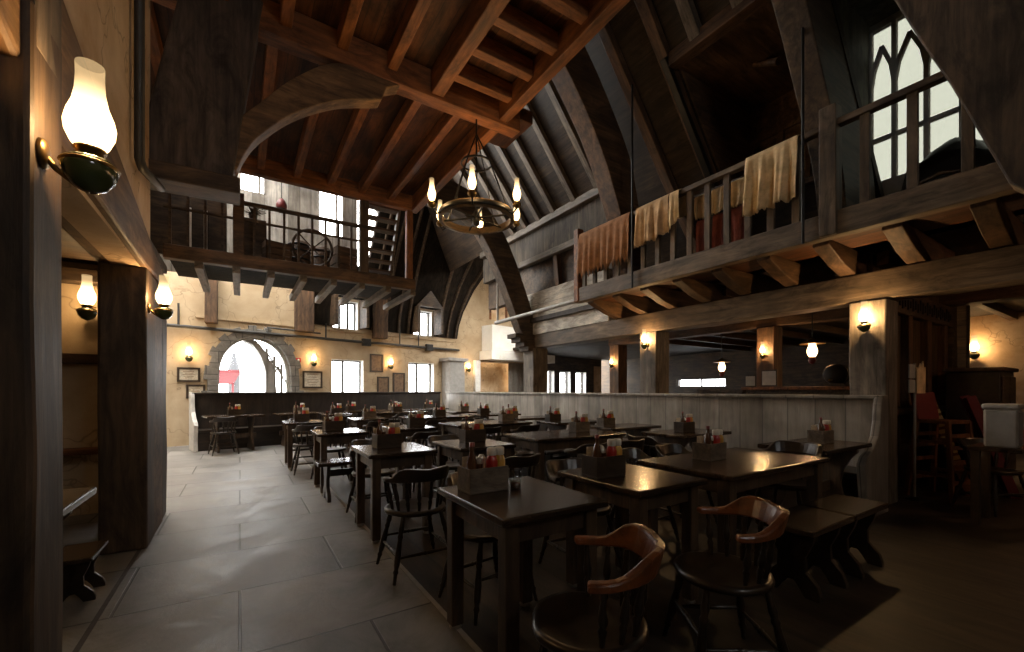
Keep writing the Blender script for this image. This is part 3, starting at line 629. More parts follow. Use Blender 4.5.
# ================================================================ LOFT BALCONY
struct(MB().box(-1.0, 8.44, 3.5, 3.0, 10.4, 3.57).build('floor_balcony', M['hip_boards']), 'floor boards of the loft balcony', 'floor')  # near-black boards put the dark of the joist gaps into the colour
tb('balcony_beam', (-1.0, 8.46, 3.45), (3.02, 8.46, 3.45), .16, .22, M['oak_mid'], 'front edge beam of the loft balcony', 'beam')
for k in range(8): tb('joist', (-.55 + .5 * k, 8.34, 3.28), (-.55 + .5 * k, 10.3, 3.28), .11, .12, M['oak_grey'], 'silvered joist sticking out under the loft balcony', 'joist', 'joists of the loft balcony', bevel=.008)
BH = [(-.02, .46, 5.40, 6.3), (1.45, 2.02, 4.75, 6.2), (1.99, 2.24, 3.7, 4.6)]
struct(panel(MB(), -1.5, 2.3, 3.57, 6.6, BH, 0, .1).build('wall_loft', M['loft_boards'], mw=Matrix.Translation((0, 10.3, 0))), 'pale boarded wall behind the loft balcony', 'wall')
for i, (a, b, c, d) in enumerate(BH):
    w = struct_root('window_%d' % (13 + i), ('bright upper window over the hanging lantern', 'tall bright opening behind the balcony clutter', 'low bright opening beside the loft stair')[i], 'window', Matrix.Translation((0, 10.33, 0)))
    m = MB(); m.box(a, -.04, c, a + .04, .04, d); m.box(b - .04, -.04, c, b, .04, d); m.box((a + b) / 2 + .1, -.03, c, (a + b) / 2 + .14, .03, d); m.build('window_frame', M['loft_boards'], w)
    MB().box(a, .0, c, b, .01, d).build('pane', M['pane'], w)
rail = thing('balcony_railing', 'dark thin railing along the loft balcony', 'railing', (0, 8.46, 3.56))
MB().box(-1.0, -.035, .85, 2.1, .035, .91).build('handrail', M['oak'], rail, .008); MB().box(-1.0, -.02, .58, 2.1, .02, .61).build('middle_rail', M['oak'], rail)
for k in range(14):
    x = -.92 + k * .225
    if abs(x + .03) < .1: continue
    MB().box(x - .018, -.018, 0, x + .018, .018, .86).build('baluster', M['oak'], rail)
MB().box(-.1, -.07, 0, .06, .07, 1.02).build('newel', M['oak_mid'], rail, .012)
tb('stair_post', (2.02, 8.5, 3.56), (2.02, 8.5, 4.95), .16, .14, M['oak'], 'dark post at the foot of the loft stair', 'post', up=(0, 1, 0)); tb('stair_post', (2.92, 8.5, 3.4), (2.92, 8.5, 4.96), .13, .13, M['oak_red'], 'amber post at the outer balcony corner', 'post', up=(0, 1, 0))
st = thing('loft_stair', 'steep open stair from loft balcony to platform', 'stair', (2.15, 9.5, 3.57))
N = 9
for x in (.02, .66): MB().prism([(.0, 0), (.16, 0), (-.72, 1.72), (-.88, 1.72)], 'x', x - .025, x + .025).build('stringer', M['oak_grey'], st, .006)
for k in range(N): MB().box(.05, -.83 * (k + .5) / N - .06, 1.72 * (k + .6) / N, .64, -.83 * (k + .5) / N + .16, 1.72 * (k + .6) / N + .035).build('tread', M['oak_mid'], st)
struct(MB().box(-1.3, 9.1, 3.57, -.2, 9.2, 5.2).build('loft_dark_board', M['oak']), 'dark oak board added behind the first stretch of balcony railing', 'partition')  # dark board added to darken this end of the loft
for x in (-.72, -.5): tb('loft_stile', (x, 9.05, 3.57), (x, 9.05, 4.4), .05, .05, M['reveal'], 'thin pale stile before the dark loft board', 'post', 'pale loft stiles', up=(0, 1, 0))
# things left lying in the loft
b = thing('barrel', 'small cask behind the balcony railing', 'barrel', (.95, 9.1, 3.57))
MB().lathe([(.16, 0), (.2, .15), (.21, .28), (.2, .42), (.16, .56), (.14, .54), (0, .54)], 14).build('staves', M['oak_mid'], b)
for z in (.08, .2, .36, .48): MB().lathe([(.19 if .1 < z < .45 else .178, z), (.215 if .1 < z < .45 else .195, z), (.215 if .1 < z < .45 else .195, z + .03), (.19 if .1 < z < .45 else .178, z + .03)], 14).build('hoop', M['iron'], b)
dup(b, (1.42, 9.55, 3.57), 1, 'small cask standing under the tall bright opening', None, 1.15)
def crate(loc, s, label):
    c = thing('crate', label, 'crate', loc, .2); sx, sy, sz = s; m = MB()
    for k in range(3):
        z0 = k * sz / 3 + .01; z1 = z0 + sz / 3 - .02
        m.box(-sx / 2, -sy / 2, z0, sx / 2, -sy / 2 + .02, z1); m.box(-sx / 2, sy / 2 - .02, z0, sx / 2, sy / 2, z1); m.box(-sx / 2, -sy / 2, z0, -sx / 2 + .02, sy / 2, z1); m.box(sx / 2 - .02, -sy / 2, z0, sx / 2, sy / 2, z1)
    m.build('slats', M['oak_mid'], c); m = MB()
    for x in (-1, 1):
        for y in (-1, 1): m.box(x * sx / 2 - .03 * (x > 0), y * sy / 2 - .03 * (y > 0), 0, x * sx / 2 + .03 * (x < 0), y * sy / 2 + .03 * (y < 0), sz)
    m.build('frame', M['oak'], c); MB().box(-sx / 2, -sy / 2, 0, sx / 2, sy / 2, .02).build('base', M['oak'], c)
crate((.55, 8.75, 3.57), (.42, .34, .36), 'slatted crate beside the balcony newel'); crate((1.72, 8.85, 3.57), (.4, .36, .5), 'tall slatted crate beside the loft stair')
w = thing('spinning_wheel', 'spoked wooden wheel leaning among the loft casks', 'wheel', (1.15, 8.75, 3.6)); m = MB()
pts = [(.34 * math.cos(a), 0, .36 + .34 * math.sin(a)) for a in [2 * PI * i / 24 for i in range(25)]]; m.tube(pts, .025, 6); m.build('rim', M['oak'], w)
for k in range(4): a = PI * k / 4; MB().cyl((.33 * math.cos(a), 0, .36 + .33 * math.sin(a)), (-.33 * math.cos(a), 0, .36 - .33 * math.sin(a)), .012, n=6).build('spoke', M['oak'], w)
MB().cyl((0, -.05, .36), (0, .05, .36), .045).build('hub', M['oak_mid'], w)
l = thing('hanging_lantern', 'small red lantern hanging in the loft', 'lantern', (.72, 9.9, 4.98)); MB().lathe([(.05, 0), (.09, .02), (.1, .12), (.07, .2), (.03, .24), (0, .25)], 10).build('body', M['maroon'], l); MB().cyl((0, 0, .24), (0, 0, 1.3), .008, n=6).build('hanger', M['iron'], l); MB().lathe([(.11, -.02), (.11, .02)], 10).build('base', M['iron'], l)
pl = thing('dried_plant', 'dark dried bunch standing on the balcony rail level', 'plant', (.2, 9.0, 4.33)); m = MB(); rnd = random.Random(5)
for k in range(26): a = rnd.uniform(0, 2 * PI); e = rnd.uniform(.1, 1.2); L = rnd.uniform(.1, .26); d = Vector((math.cos(a) * math.cos(e), math.sin(a) * math.cos(e), math.sin(e))); m.sweep([(0, 0, .12), d * L * .6 + Vector((0, 0, .14)), d * L + Vector((0, 0, .12))], (-math.sin(a), math.cos(a), 0), .03, [.006, .006, .003])
m.build('foliage', M['foliage'], pl); MB().lathe([(.05, 0), (.07, .12), (.05, .12), (.04, .02), (0, .02)], 10).build('pot', M['oak'], pl)
tag(MB().box(-.2, -.2, 0, .2, .2, .76).build('side_table', M['oak'], None, .01, loc=(.2, 9.0, 3.57)), 'tall dark stand under the dried bunch', 'stand')

# ================================================================ GALLERY RAILING AND CLOTHS
g = thing('gallery_railing', 'long timber railing along the gallery edge', 'railing', (5.3, 0, 3.15))
RL = wood('rail oak', (.06, .046, .033), (.20, .155, .115), axis='Y'); RZ = wood('baluster oak', (.055, .042, .030), (.18, .14, .10), axis='Z')
MB().box(-.05, .5, .92, .05, 6.0, .99).build('handrail', RL, g, .01)
k = 0; y = .62
while y < 5.9:
    if abs(y - 2.0) > .12: MB().box(-.022, y - .04, -.02, .022, y + .04, .93).build('baluster', RZ, g, .005)
    y += .27 if y > 2 else .36
MB().box(-.08, 1.92, -.22, .08, 2.08, 1.15).build('newel', RZ, g, .012); MB().box(-.07, 5.94, -.22, .07, 6.06, 1.12).build('end_post', M['oak_red'], g, .012)
def cloth(name, y0, y1, ztop, zb0, zb1, mat, label, folds=3, fringe=False, x=5.22, back=True, amp=.022, jag=.02):
    NX, NZ = 44, 10; rnd = random.Random(label); vs = []; ph = rnd.uniform(0, 6)
    rows = [(.17, .45), (.17, .2)] if back else []
    prof = []                       # (dx from rail front, z fraction down)
    for i in range(NX + 1):
        u = i / NX; y = y0 + (y1 - y0) * u; zb = zb0 + (zb1 - zb0) * u + (rnd.uniform(-jag, jag) if not fringe else (-.10 if i % 2 else .03))
        w_ = amp * math.sin(folds * 2 * PI * u + ph) + amp * .5 * math.sin(folds * 4.7 * PI * u + 1)
        col = []
        if back: col += [(x + .17, y, ztop - .35), (x + .16, y, ztop - .02)]
        col += [(x + .08, y, ztop + .012), (x + .01, y, ztop - .01)]
        for j in range(1, NZ + 1): f = j / NZ; col.append((x - .012 + w_ * f - .01 * f, y + .02 * math.sin(3 * f + ph) * f, ztop - .01 + (zb - ztop) * f))
        vs.append(col)
    K = len(vs[0]); flat = [p for c in vs for p in c]
    fs = [(i * K + j, (i + 1) * K + j, (i + 1) * K + j + 1, i * K + j + 1) for i in range(NX) for j in range(K - 1)]
    o = MB().add(flat, fs, True).build(name, mat); s = o.modifiers.new('thick', 'SOLIDIFY'); s.thickness = .008
    return tag(o, label, 'cloth')
cloth('fringed_blanket', 4.70, 5.9, 4.15, 3.45, 3.42, M['cloth_rust'], 'rust brown fringed blanket over the far end of the gallery rail', 8, True, amp=.03)
cloth('tan_cloth', 3.97, 4.58, 4.15, 3.60, 3.52, M['cloth_tan'], 'tan cloth draped beside the fringed blanket', 3, amp=.045)
cloth('tan_strip', 3.80, 3.95, 4.15, 3.74, 3.62, M['cloth_cream'], 'narrow pale strip hanging beside the tan cloth', 1)
cloth('cream_sheet', 2.28, 2.86, 4.15, 3.46, 3.42, M['cloth_cream'], 'large cream sheet over the rail beside the newel', 3, amp=.05)
for y0, lab in ((3.5, 'beside the narrow strip'), (3.25, 'in the middle of three'), (3.0, 'beside the cream sheet')):
    o = cloth('hung_cloth', y0, y0 + .2, 4.05, 3.7, 3.72, M['cloth_cream'], 'small pale cloth hung behind the balusters ' + lab, 1, False, 5.45, False)
    o = cloth('red_cloth', y0 + .01, y0 + .21, 3.72, 3.25, 3.22, M['cloth_red'], 'dull red cloth hung low behind the balusters ' + lab, 1, False, 5.5, False)
tag(MB().box(5.47, 2.8, 4.05, 5.53, 3.8, 4.07).build('drying_rod', M['oak']), 'thin rod holding the small cloths behind the rail', 'rod')
for y, lab in ((4.63, 'thin iron rod hanging beside the tan cloth'), (2.22, 'thin iron rod hanging beside the cream sheet')):
    tag(MB().cyl((5.2, y, 2.9), (5.2, y, 6.1), .016, n=8).build('hanging_rod', M['iron']), lab, 'rod')
# dark bundle and small chest behind the rail under the gothic window
bd = thing('cloth_bundle', 'dark heap of sacking below the gothic window', 'bundle', (6.6, 1.35, 3.055)); m = MB(); NB = 14; rnd = random.Random(9); vs = []
for i in range(9):
    ph = PI / 2 * i / 8
    for j in range(NB): a = 2 * PI * j / NB; r_ = .5 * math.cos(ph) * (1 + rnd.uniform(-.16, .16)); vs.append((r_ * math.cos(a) * .8, r_ * math.sin(a), .95 * math.sin(ph) ** .7 * (1 + rnd.uniform(-.05, .05))))
m.add(vs, [(i * NB + j, i * NB + (j + 1) % NB, (i + 1) * NB + (j + 1) % NB, (i + 1) * NB + j) for i in range(8) for j in range(NB)], True); m.build('sacking', M['leather_black'], bd)
MB().tube([(-.36, -.3, .45), (-.42, 0, .52), (-.36, .32, .44)], .02, 6).build('rope', M['oak_mid'], bd)
c = thing('chest', 'small reddish chest on the gallery floor', 'chest', (5.95, 1.2, 3.05)); MB().box(-.16, -.22, 0, .16, .22, .26).build('body', M['oak_red'], c, .01); MB().box(-.17, -.23, .26, .17, .23, .33).build('lid', M['oak_red'], c, .02); MB().box(-.18, -.04, .2, -.16, .04, .3).build('clasp', M['brass'], c)

# ---- pipes
m = MB(); q = lambda s, z, n=.1: FW(s, n, z)
m.tube([q(-1.5, 2.78), q(8.3, 2.74)], .04, 8); tag(m.build('wall_pipe', M['pipe']), 'long dark pipe running along the far wall above the windows', 'pipe')
for s, z, lab in ((.22, 3.3, 'upright branch pipe beside the arcade end'), (3.55, 3.2, 'upright branch pipe near the broad wall post'), (5.9, 3.5, 'upright branch pipe between the upper windows'), (6.6, 3.25, 'upright branch pipe under the roof slope window')):
    tag(MB().cyl(q(s, 2.76), q(s, z), .022, n=8).build('branch_pipe', M['pipe']), lab, 'pipe')
m = MB(); m.tube([q(2.05, 2.78), q(2.05, 2.93), q(3.4, 2.90)], .025, 8); tag(m.build('branch_pipe', M['pipe']), 'raised loop of pipe over the arched window', 'pipe')
for s, lab in ((4.75, 'square junction box on the far wall pipe above the two light window'), (7.0, 'square junction box on the far wall pipe near the corner')):
    j = tag(MB().box(-.13, -.07, -.11, .13, .05, .11).build('junction_box', M['pipe'], None, .01, mw=FWM(s, .12, 2.75)), lab, 'box'); MB().box(-.1, -.085, -.08, .1, -.07, .08).build('lid', M['iron'], j)
m = MB(); m.tube([(5.3, 5.9, 2.97), (5.3, 9.0, 2.95), (5.3, 9.05, 2.95)], .045, 8); tag(m.build('sprinkler_pipe', M['pipe_grey']), 'pale pipe running on from the end of the gallery', 'pipe')
m = MB(); m.tube([(5.3, 8.95, 2.95), (5.3, 8.95, 4.15), (5.1, 8.9, 4.4), (5.0, 8.9, 5.2)], .028, 8); tag(m.build('riser_pipe', M['pipe_grey']), 'pale pipe rising in front of the far curved timber', 'pipe')

# ================================================================ LAMPS
LIGHTS = []
def plight(loc, energy, col=(1, .62, .28), r=.035):
    l = bpy.data.lights.new('lamp_light', 'POINT'); l.energy = energy; l.color = col; l.shadow_soft_size = r
    o = bpy.data.objects.new('lamp_light', l); COL.objects.link(o); o.location = loc; LIGHTS.append(o); return o
CH = [(.044, .055), (.062, .08), (.078, .12), (.082, .16), (.074, .20), (.058, .245), (.048, .30), (.045, .36), (.046, .41)]
def lamp_body(p, y=0):
    MB().lathe([(.02, -.12), (.05, -.105), (.078, -.07), (.09, -.03), (.088, 0), (.06, .02), (.035, .025)], 18, (0, y, 0)).build('font', M['green_glass'], p)
    MB().lathe([(.088, -.022), (.096, -.012), (.088, -.002), (.088, -.022)], 18, (0, y, 0)).build('rim', M['brass'], p)
    bu = MB().lathe([(.03, .02), (.045, .03), (.045, .045), (.052, .05), (.052, .06), (.03, .062)], 14, (0, y, 0)).build('burner', M['brass'], p)
    MB().cyl((.04, y, .04), (.085, y, .04), .006, n=6).build('wick_knob', M['brass'], bu)
    MB().lathe(CH, 18, (0, y, 0), False).build('chimney', M['glow'], p)
    MB().lathe([(.014, .06), (.024, .1), (.02, .14), (.008, .19), (0, .21)], 8, (0, y, 0)).build('flame', M['flame'], p)
wl = thing('oil_lamp', 'large lit oil lamp on the big arcade post', 'lamp', (-.60, 2.20, 2.15), PI / 2)
wl.scale = (.9,) * 3
MB().lathe([(.0, 0), (.06, .0), (.055, .012), (.03, .02), (0, .022)], 14).build('back_plate', M['brass'], wl).rotation_euler = (PI / 2, 0, 0)
MB().tube([(0, -.005, .0), (0, -.04, -.05), (0, -.10, -.10), (0, -.14, -.115)], .011, 8).build('arm', M['brass'], wl); lamp_body(wl, -.14)
def lamp_at(loc, rz, label, energy, sc=.85):
    dup(wl, loc, rz, label, None, sc)
    d = Matrix.Rotation(rz, 3, 'Z') @ Vector((0, -.14 * sc, .13 * sc)); plight(Vector(loc) + d, energy)
plight((-.60 + .126, 2.20, 2.27), 30)
lamp_at((-.64, 4.62, 1.98), PI / 2, 'small lit oil lamp on the side of the square arcade post', 26, .70)
lamp_at((-1.29, 6.0, 2.10), 0, 'lit oil lamp deep in the arcade alcove', 22, .85)
for s, lab, e in ((.41, 'lit lamp above the framed notices beside the arch', 30), (3.21, 'lit lamp above the single framed notice', 30), (5.57, 'lit lamp among the small brown pictures', 30), (8.72, 'lit lamp beside the grey pier', 30)):
    lamp_at(tuple(FW(s, .02, 2.06)), WA, lab, e, .85)
lamp_at((6.095, 1.935, 2.04), -PI / 2, 'lit lamp on the grey post beside the plank wall', 55, .66)
lamp_at((6.09, 5.07, 2.10), -PI / 2, 'lit lamp on the grey post halfway along the booth', 55, .66)
lamp_at((9.26, 4.67, 2.03), -PI / 2, 'lit lamp on the inner post of the side hall', 45, .66)
lamp_at((9.26, 8.95, 2.03), -PI / 2, 'lit lamp on the farther inner post', 45, .66)
lamp_at((13.89, 2.45, 2.10), -PI / 2, 'lit lamp on the orange end wall', 60, 1.0)
def pendant(loc, label, e):
    p = thing('pendant_lamp', label, 'lamp', loc)
    MB().lathe([(.2, .16), (.19, .18), (.06, .23), (.03, .26), (0, .265)], 18).build('shade', M['brass'], p); MB().lathe(CH[:7], 12, (0, 0, -.12), False).build('chimney', M['glow'], p)
    MB().lathe([(.0, -.2), (.05, -.17), (.06, -.12), (.045, -.07)], 12).build('font', M['maroon'], p); MB().cyl((0, 0, .26), (0, 0, 2.9 - loc[2]), .008, n=6).build('rod', M['iron'], p)
    plight(tuple(Vector(loc) + Vector((0, 0, .05))), e, (1, .5, .25))
pendant((10.0, 6.06, 1.82), 'red pendant lamp over the far hall tables', 14); pendant((8.5, 3.48, 1.95), 'pendant lamp with a wide brass shade over the counter', 22); pendant((10.2, 9.6, 1.9), 'pendant lamp beside the farther inner post', 12)
pendant((7.6, .15, 2.15), 'added unseen pendant lamp lighting the plank wall by the stacked seats', 18)  # lamp added out of view to light the plank wall

# ---- chandelier
CC = (2.66, 5.05)
ch = thing('chandelier', 'iron wheel chandelier with six lit oil lamps', 'chandelier', (CC[0], CC[1], 3.60))
MB().lathe([(.455, -.045), (.50, -.045), (.50, .045), (.455, .045), (.455, -.045)], 40).build('wheel', wood('chandelier oak', (.07, .045, .022), (.22, .15, .08)), ch)
MB().lathe([(.502, -.03), (.506, -.03), (.506, .03), (.502, .03), (.502, -.03)], 40).build('iron_band', M['iron'], ch)
for k in range(3): a = k * PI / 3 + .25; MB().cyl((.47 * math.cos(a), .47 * math.sin(a), 0), (-.47 * math.cos(a), -.47 * math.sin(a), 0), .014, n=6).build('spoke', M['iron'], ch)
MB().lathe([(.0, -.12), (.04, -.10), (.05, -.04), (.05, .04), (.02, .09), (0, .1)], 12).build('hub', M['iron'], ch)
MB().tube([(.2 * math.cos(2 * PI * i / 28), .2 * math.sin(2 * PI * i / 28), .72) for i in range(29)], .014, 6).build('upper_ring', M['iron'], ch)
for k in range(4):
    a = k * PI / 2 + .5; MB().tube([(.47 * math.cos(a), .47 * math.sin(a), .04), (.2 * math.cos(a), .2 * math.sin(a), .72), (0, 0, 1.12)], .009, 6).build('hanging_bar', M['iron'], ch)
MB().cyl((0, 0, -.05), (0, 0, 1.31), .013, n=6).build('stem', M['iron'], ch)
for k in range(6):
    a = PI / 180 * (237.5 + 60 * k); d = Vector((math.cos(a), math.sin(a), 0)); ar = MB().tube([d * .49 + Vector((0, 0, -.02)), d * .56 + Vector((0, 0, -.06)), d * .62 + Vector((0, 0, .0))], .012, 6).build('lamp_arm', M['iron'], ch)
    c = d * .62
    MB().lathe([(.02, 0), (.05, .02), (.055, .05), (.03, .08)], 12, c).build('font', M['brass'], ar); MB().lathe([(r_ * .62, z * .78 + .05) for r_, z in CH], 12, c, False).build('chimney', M['glow'], ar); MB().lathe([(.01, .09), (.02, .13), (.012, .18), (0, .2)], 8, c).build('flame', M['flame'], ar)
    plight(Vector((CC[0], CC[1], 3.60)) + c + Vector((0, 0, .16)), 15)

# ================================================================ BENCHES ALONG THE WALLS
def booth(name, label, prof_len, mat_back, mw, seat_mat, sy=1):
    """long settle: local x = length, back board at y=0, seat towards -y"""
    r = bpy.data.objects.new(name, None); COL.objects.link(r); r.matrix_world = mw; tag(r, label, 'bench'); L = prof_len
    def bx(m, x0, y0, z0, x1, y1, z1): a, b = sorted((y0 * sy, y1 * sy)); return m.box(x0, a, z0, x1, b, z1)
    bx(MB(), .0, 0, 0, L, .07, 1.21).build('back_board', mat_back, r, .01)
    bx(MB(), -.02, -.05, 1.2, L, .10, 1.245).build('top_rail', mat_back, r, .012)
    bx(MB(), .04, -.46, .40, L, .0, .45).build('seat', seat_mat, r, .012)
    bx(MB(), .04, -.40, .0, L, -.36, .40).build('front_board', seat_mat, r)
    m = MB(); m.prism([(y * sy, z) for y, z in [(.1, 0), (.1, 1.245), (-.04, 1.245), (-.085, 1.15), (-.11, .98), (-.17, .82), (-.33, .68), (-.47, .62), (-.53, .55), (-.50, .40), (-.47, .2), (-.5, 0)]], 'x', -.05, .03)
    m.build('end_panel', mat_back, r, .012); return r
# far bench: local x along the wall
BOOTH_END_F = wood('dark far bench', (.016, .012, .010), (.05, .038, .031), axis='Z', boards=.34, boards_dir='X', rough=.5, grain=9, bumps=.1)
fb = booth('wall_bench', 'long dark high-backed bench in front of the far wall', 6.5, BOOTH_END_F, FWM(.36, .98, 0), M['black_wood'])
for ch_ in fb.children:
    if ch_.name.startswith('end_panel'): ch_.data.materials[0] = M['pale_stone']  # pale material puts the lit look of the end panel into its colour
sb = booth('wall_bench', 'long grey boarded high-backed bench along the side hall', 11.3, wood('grey booth', (.25, .24, .225), (.46, .445, .415), axis='Z', boards=.30, boards_dir='X', rough=.45, grain=9, bumps=.12, gap=(.07, .066, .06), wear=.3),
           Matrix.Translation((5.74, 1.72, 0)) @ Matrix.Rotation(PI / 2, 4, 'Z'), M['black_wood'], -1)

# ================================================================ TABLES
def make_table(w, d, label, cat='table', name='dining_table', group=None, leg=.072):
    t = thing(name, label, cat, (0, 0, 0)); H = .76
    MB().box(-w / 2, -d / 2, H - .035, w / 2, d / 2, H).build('table_top', M['table_wood'], t, .008)
    m = MB(); a, b = w / 2 - .06, d / 2 - .06
    m.box(-a, -b, H - .135, a, -b + .025, H - .035); m.box(-a, b - .025, H - .135, a, b, H - .035); m.box(-a, -b, H - .135, -a + .025, b, H - .035); m.box(a - .025, -b, H - .135, a, b, H - .035)
    m.build('apron', M['table_leg'], t, .003)
    for x in (-1, 1):
        for y in (-1, 1):
            cx_, cy_ = x * (w / 2 - .075), y * (d / 2 - .075); h = leg / 2
            l = MB().box(cx_ - h, cy_ - h, .025, cx_ + h, cy_ + h, H - .036).build('leg', M['table_leg'], t, .006)
            MB().lathe([(.03, 0), (.034, .008), (.026, .027)], 12, (cx_, cy_, 0)).build('foot', M['steel'], l)
    return t
def make_trestle(w, d, label, group=None, name='trestle_table'):
    """settle table: hourglass end boards across its length, joined by a stretcher"""
    t = thing(name, label, 'table', (0, 0, 0), 0, group); H = .76
    MB().box(-w / 2, -d / 2, H - .04, w / 2, d / 2, H).build('table_top', M['table_wood'], t, .008)
    hw_ = d / 2 - .05
    out = [(hw_, H - .04), (hw_, H - .09), (hw_ * .78, H - .15), (hw_ * .52, H - .27), (hw_ * .42, H - .42), (hw_ * .5, .24), (hw_ * .72, .12), (hw_ * .85, .06), (hw_ * .85, 0)]
    for x in (-1, 1):
        x0 = x * (w / 2 - .21)
        MB().prism(out + [(-a, b) for a, b in out[::-1]], 'x', x0 - .022, x0 + .022).build('trestle', M['table_leg'], t, .006)
    MB().box(-w / 2 + .1, -.02, .26, w / 2 - .1, .02, .36).build('stretcher', M['table_leg'], t, .005)
    return t
TABLES = []          # (phrase, x0, x1, y0, y1)
small = [('front row aisle table', .92, 1.53, 1.51, 2.21), ('front row middle table', 1.79, 2.40, 1.54, 2.24),
         ('second row aisle table', .90, 1.51, 3.61, 4.31), ('second row middle table', 1.71, 2.32, 3.55, 4.25),
         ('third row aisle table', .80, 1.41, 5.64, 6.34), ('third row middle table', 1.80, 2.41, 5.75, 6.45),
         ('fourth row aisle table', .62, 1.23, 7.80, 8.50), ('fourth row middle table', 1.75, 2.36, 8.0, 8.7), ('fifth row middle table', 1.55, 2.16, 10.0, 10.7)]
long_ = [('front row long table', 2.58, 3.96, 1.50, 2.26), ('second row long table', 2.72, 4.10, 3.74, 4.50), ('third row long table', 2.80, 4.15, 5.9, 6.6), ('fourth row long table', 2.75, 4.1, 7.9, 8.6), ('fifth row long table', 2.6, 3.95, 10.1, 10.8)]
proto = None
for ph, x0, x1, y0, y1 in small:
    lab = 'square dark varnished table, the ' + ph
    c = ((x0 + x1) / 2, (y0 + y1) / 2, 0)
    if proto is None: proto = make_table(.61, .70, lab); proto.location = c; proto['group'] = 'square dining tables'
    else: dup(proto, c, 0, lab)
    TABLES.append((ph, x0, x1, y0, y1))
proto = None
for ph, x0, x1, y0, y1 in long_:
    lab = 'long dark varnished table, the ' + ph; c = ((x0 + x1) / 2, (y0 + y1) / 2, 0)
    if proto is None: proto = make_table(1.38, .76, lab, leg=.085); proto.location = c; proto['group'] = 'long dining tables'
    else: dup(proto, c, 0, lab)
    TABLES.append((ph, x0, x1, y0, y1))
ORD = ['first', 'second', 'third', 'fourth', 'fifth', 'sixth', 'seventh']
BOOTH = []
tr = None
for i, y in enumerate((1.98, 3.45, 4.55, 5.75, 7.0, 8.4, 9.8)):
    ph = ORD[i] + ' booth table from the curled bench end'; lab = 'trestle table at the grey bench, ' + ph; c = (4.9, y, 0)
    if tr is None: tr = make_trestle(1.05, .60, lab, 'trestle tables along the grey bench'); tr.location = c
    else: dup(tr, c, 0, lab)
    BOOTH.append((ph, c, 0))
for i, s in enumerate((.98, 2.3, 3.55, 4.75, 5.9)):
    ph = ORD[i] + ' bench table along the far wall'; lab = 'trestle table at the dark bench, ' + ph; p = FW(s, 1.75, 0)
    dup(tr, tuple(p), WA, lab, 'trestle tables along the dark bench'); BOOTH.append((ph, tuple(p), WA))
at = make_trestle(.80, .62, 'pale edged trestle table in the alcove behind the arcade posts'); at.location = (-.985, 2.86, 0); at.rotation_euler = (0, 0, PI / 2)
for ch_ in at.children:
    if ch_.name.startswith('trestle') or ch_.name.startswith('stretcher'): ch_.data.materials[0] = M['oak_grey']

# ================================================================ SEATS
def make_bench(w, label, name='plank_bench', cat='bench', d=.34):
    b = thing(name, label, cat, (0, 0, 0)); MB().box(-w / 2, -d / 2, .415, w / 2, d / 2, .455).build('seat', M['table_wood'], b, .008)
    out = [(d / 2 - .03, .415), (d / 2 - .05, .34), (d / 2 - .09, .25), (d / 2 - .085, .16), (d / 2 - .02, .09), (d / 2 + .0, .03), (d / 2 + .0, 0), (d / 2 - .09, 0), (d / 2 - .12, .05), (.02, .09)]
    for x in (-1, 1):
        x0 = x * (w / 2 - .12); MB().prism(out + [(-p, q_) for p, q_ in out[::-1]], 'x', x0 - .02, x0 + .02).build('leg', M['black_wood'], b, .005)
    MB().box(-w / 2 + .1, -.015, .27, w / 2 - .1, .015, .35).build('stretcher', M['black_wood'], b); return b
b1 = make_bench(.60, 'short dark plank bench beside the front row long table, next to the spindle chair'); b1.location = (3.17, 1.34, 0)
dup(b1, (3.80, 1.34, 0), 0, 'short dark plank bench at the outer end of the front row long table')
b2 = dup(b1, (1.05, 5.45, 0), 0, 'low plank stool tucked under the third row aisle table')
dup(b1, (-1.6, 3.0, 0), PI / 2, 'plank bench behind the alcove trestle table')
dup(b1, (-.86, 3.74, 0), PI / 2, 'low plank stool in the alcove beside the square arcade post', None, .62); dup(b1, (3.1, 4.80, 0), 0, 'plank bench behind the second row long table'); dup(b1, (3.8, 4.78, 0), 0, 'plank bench behind the second row long table, outer end')

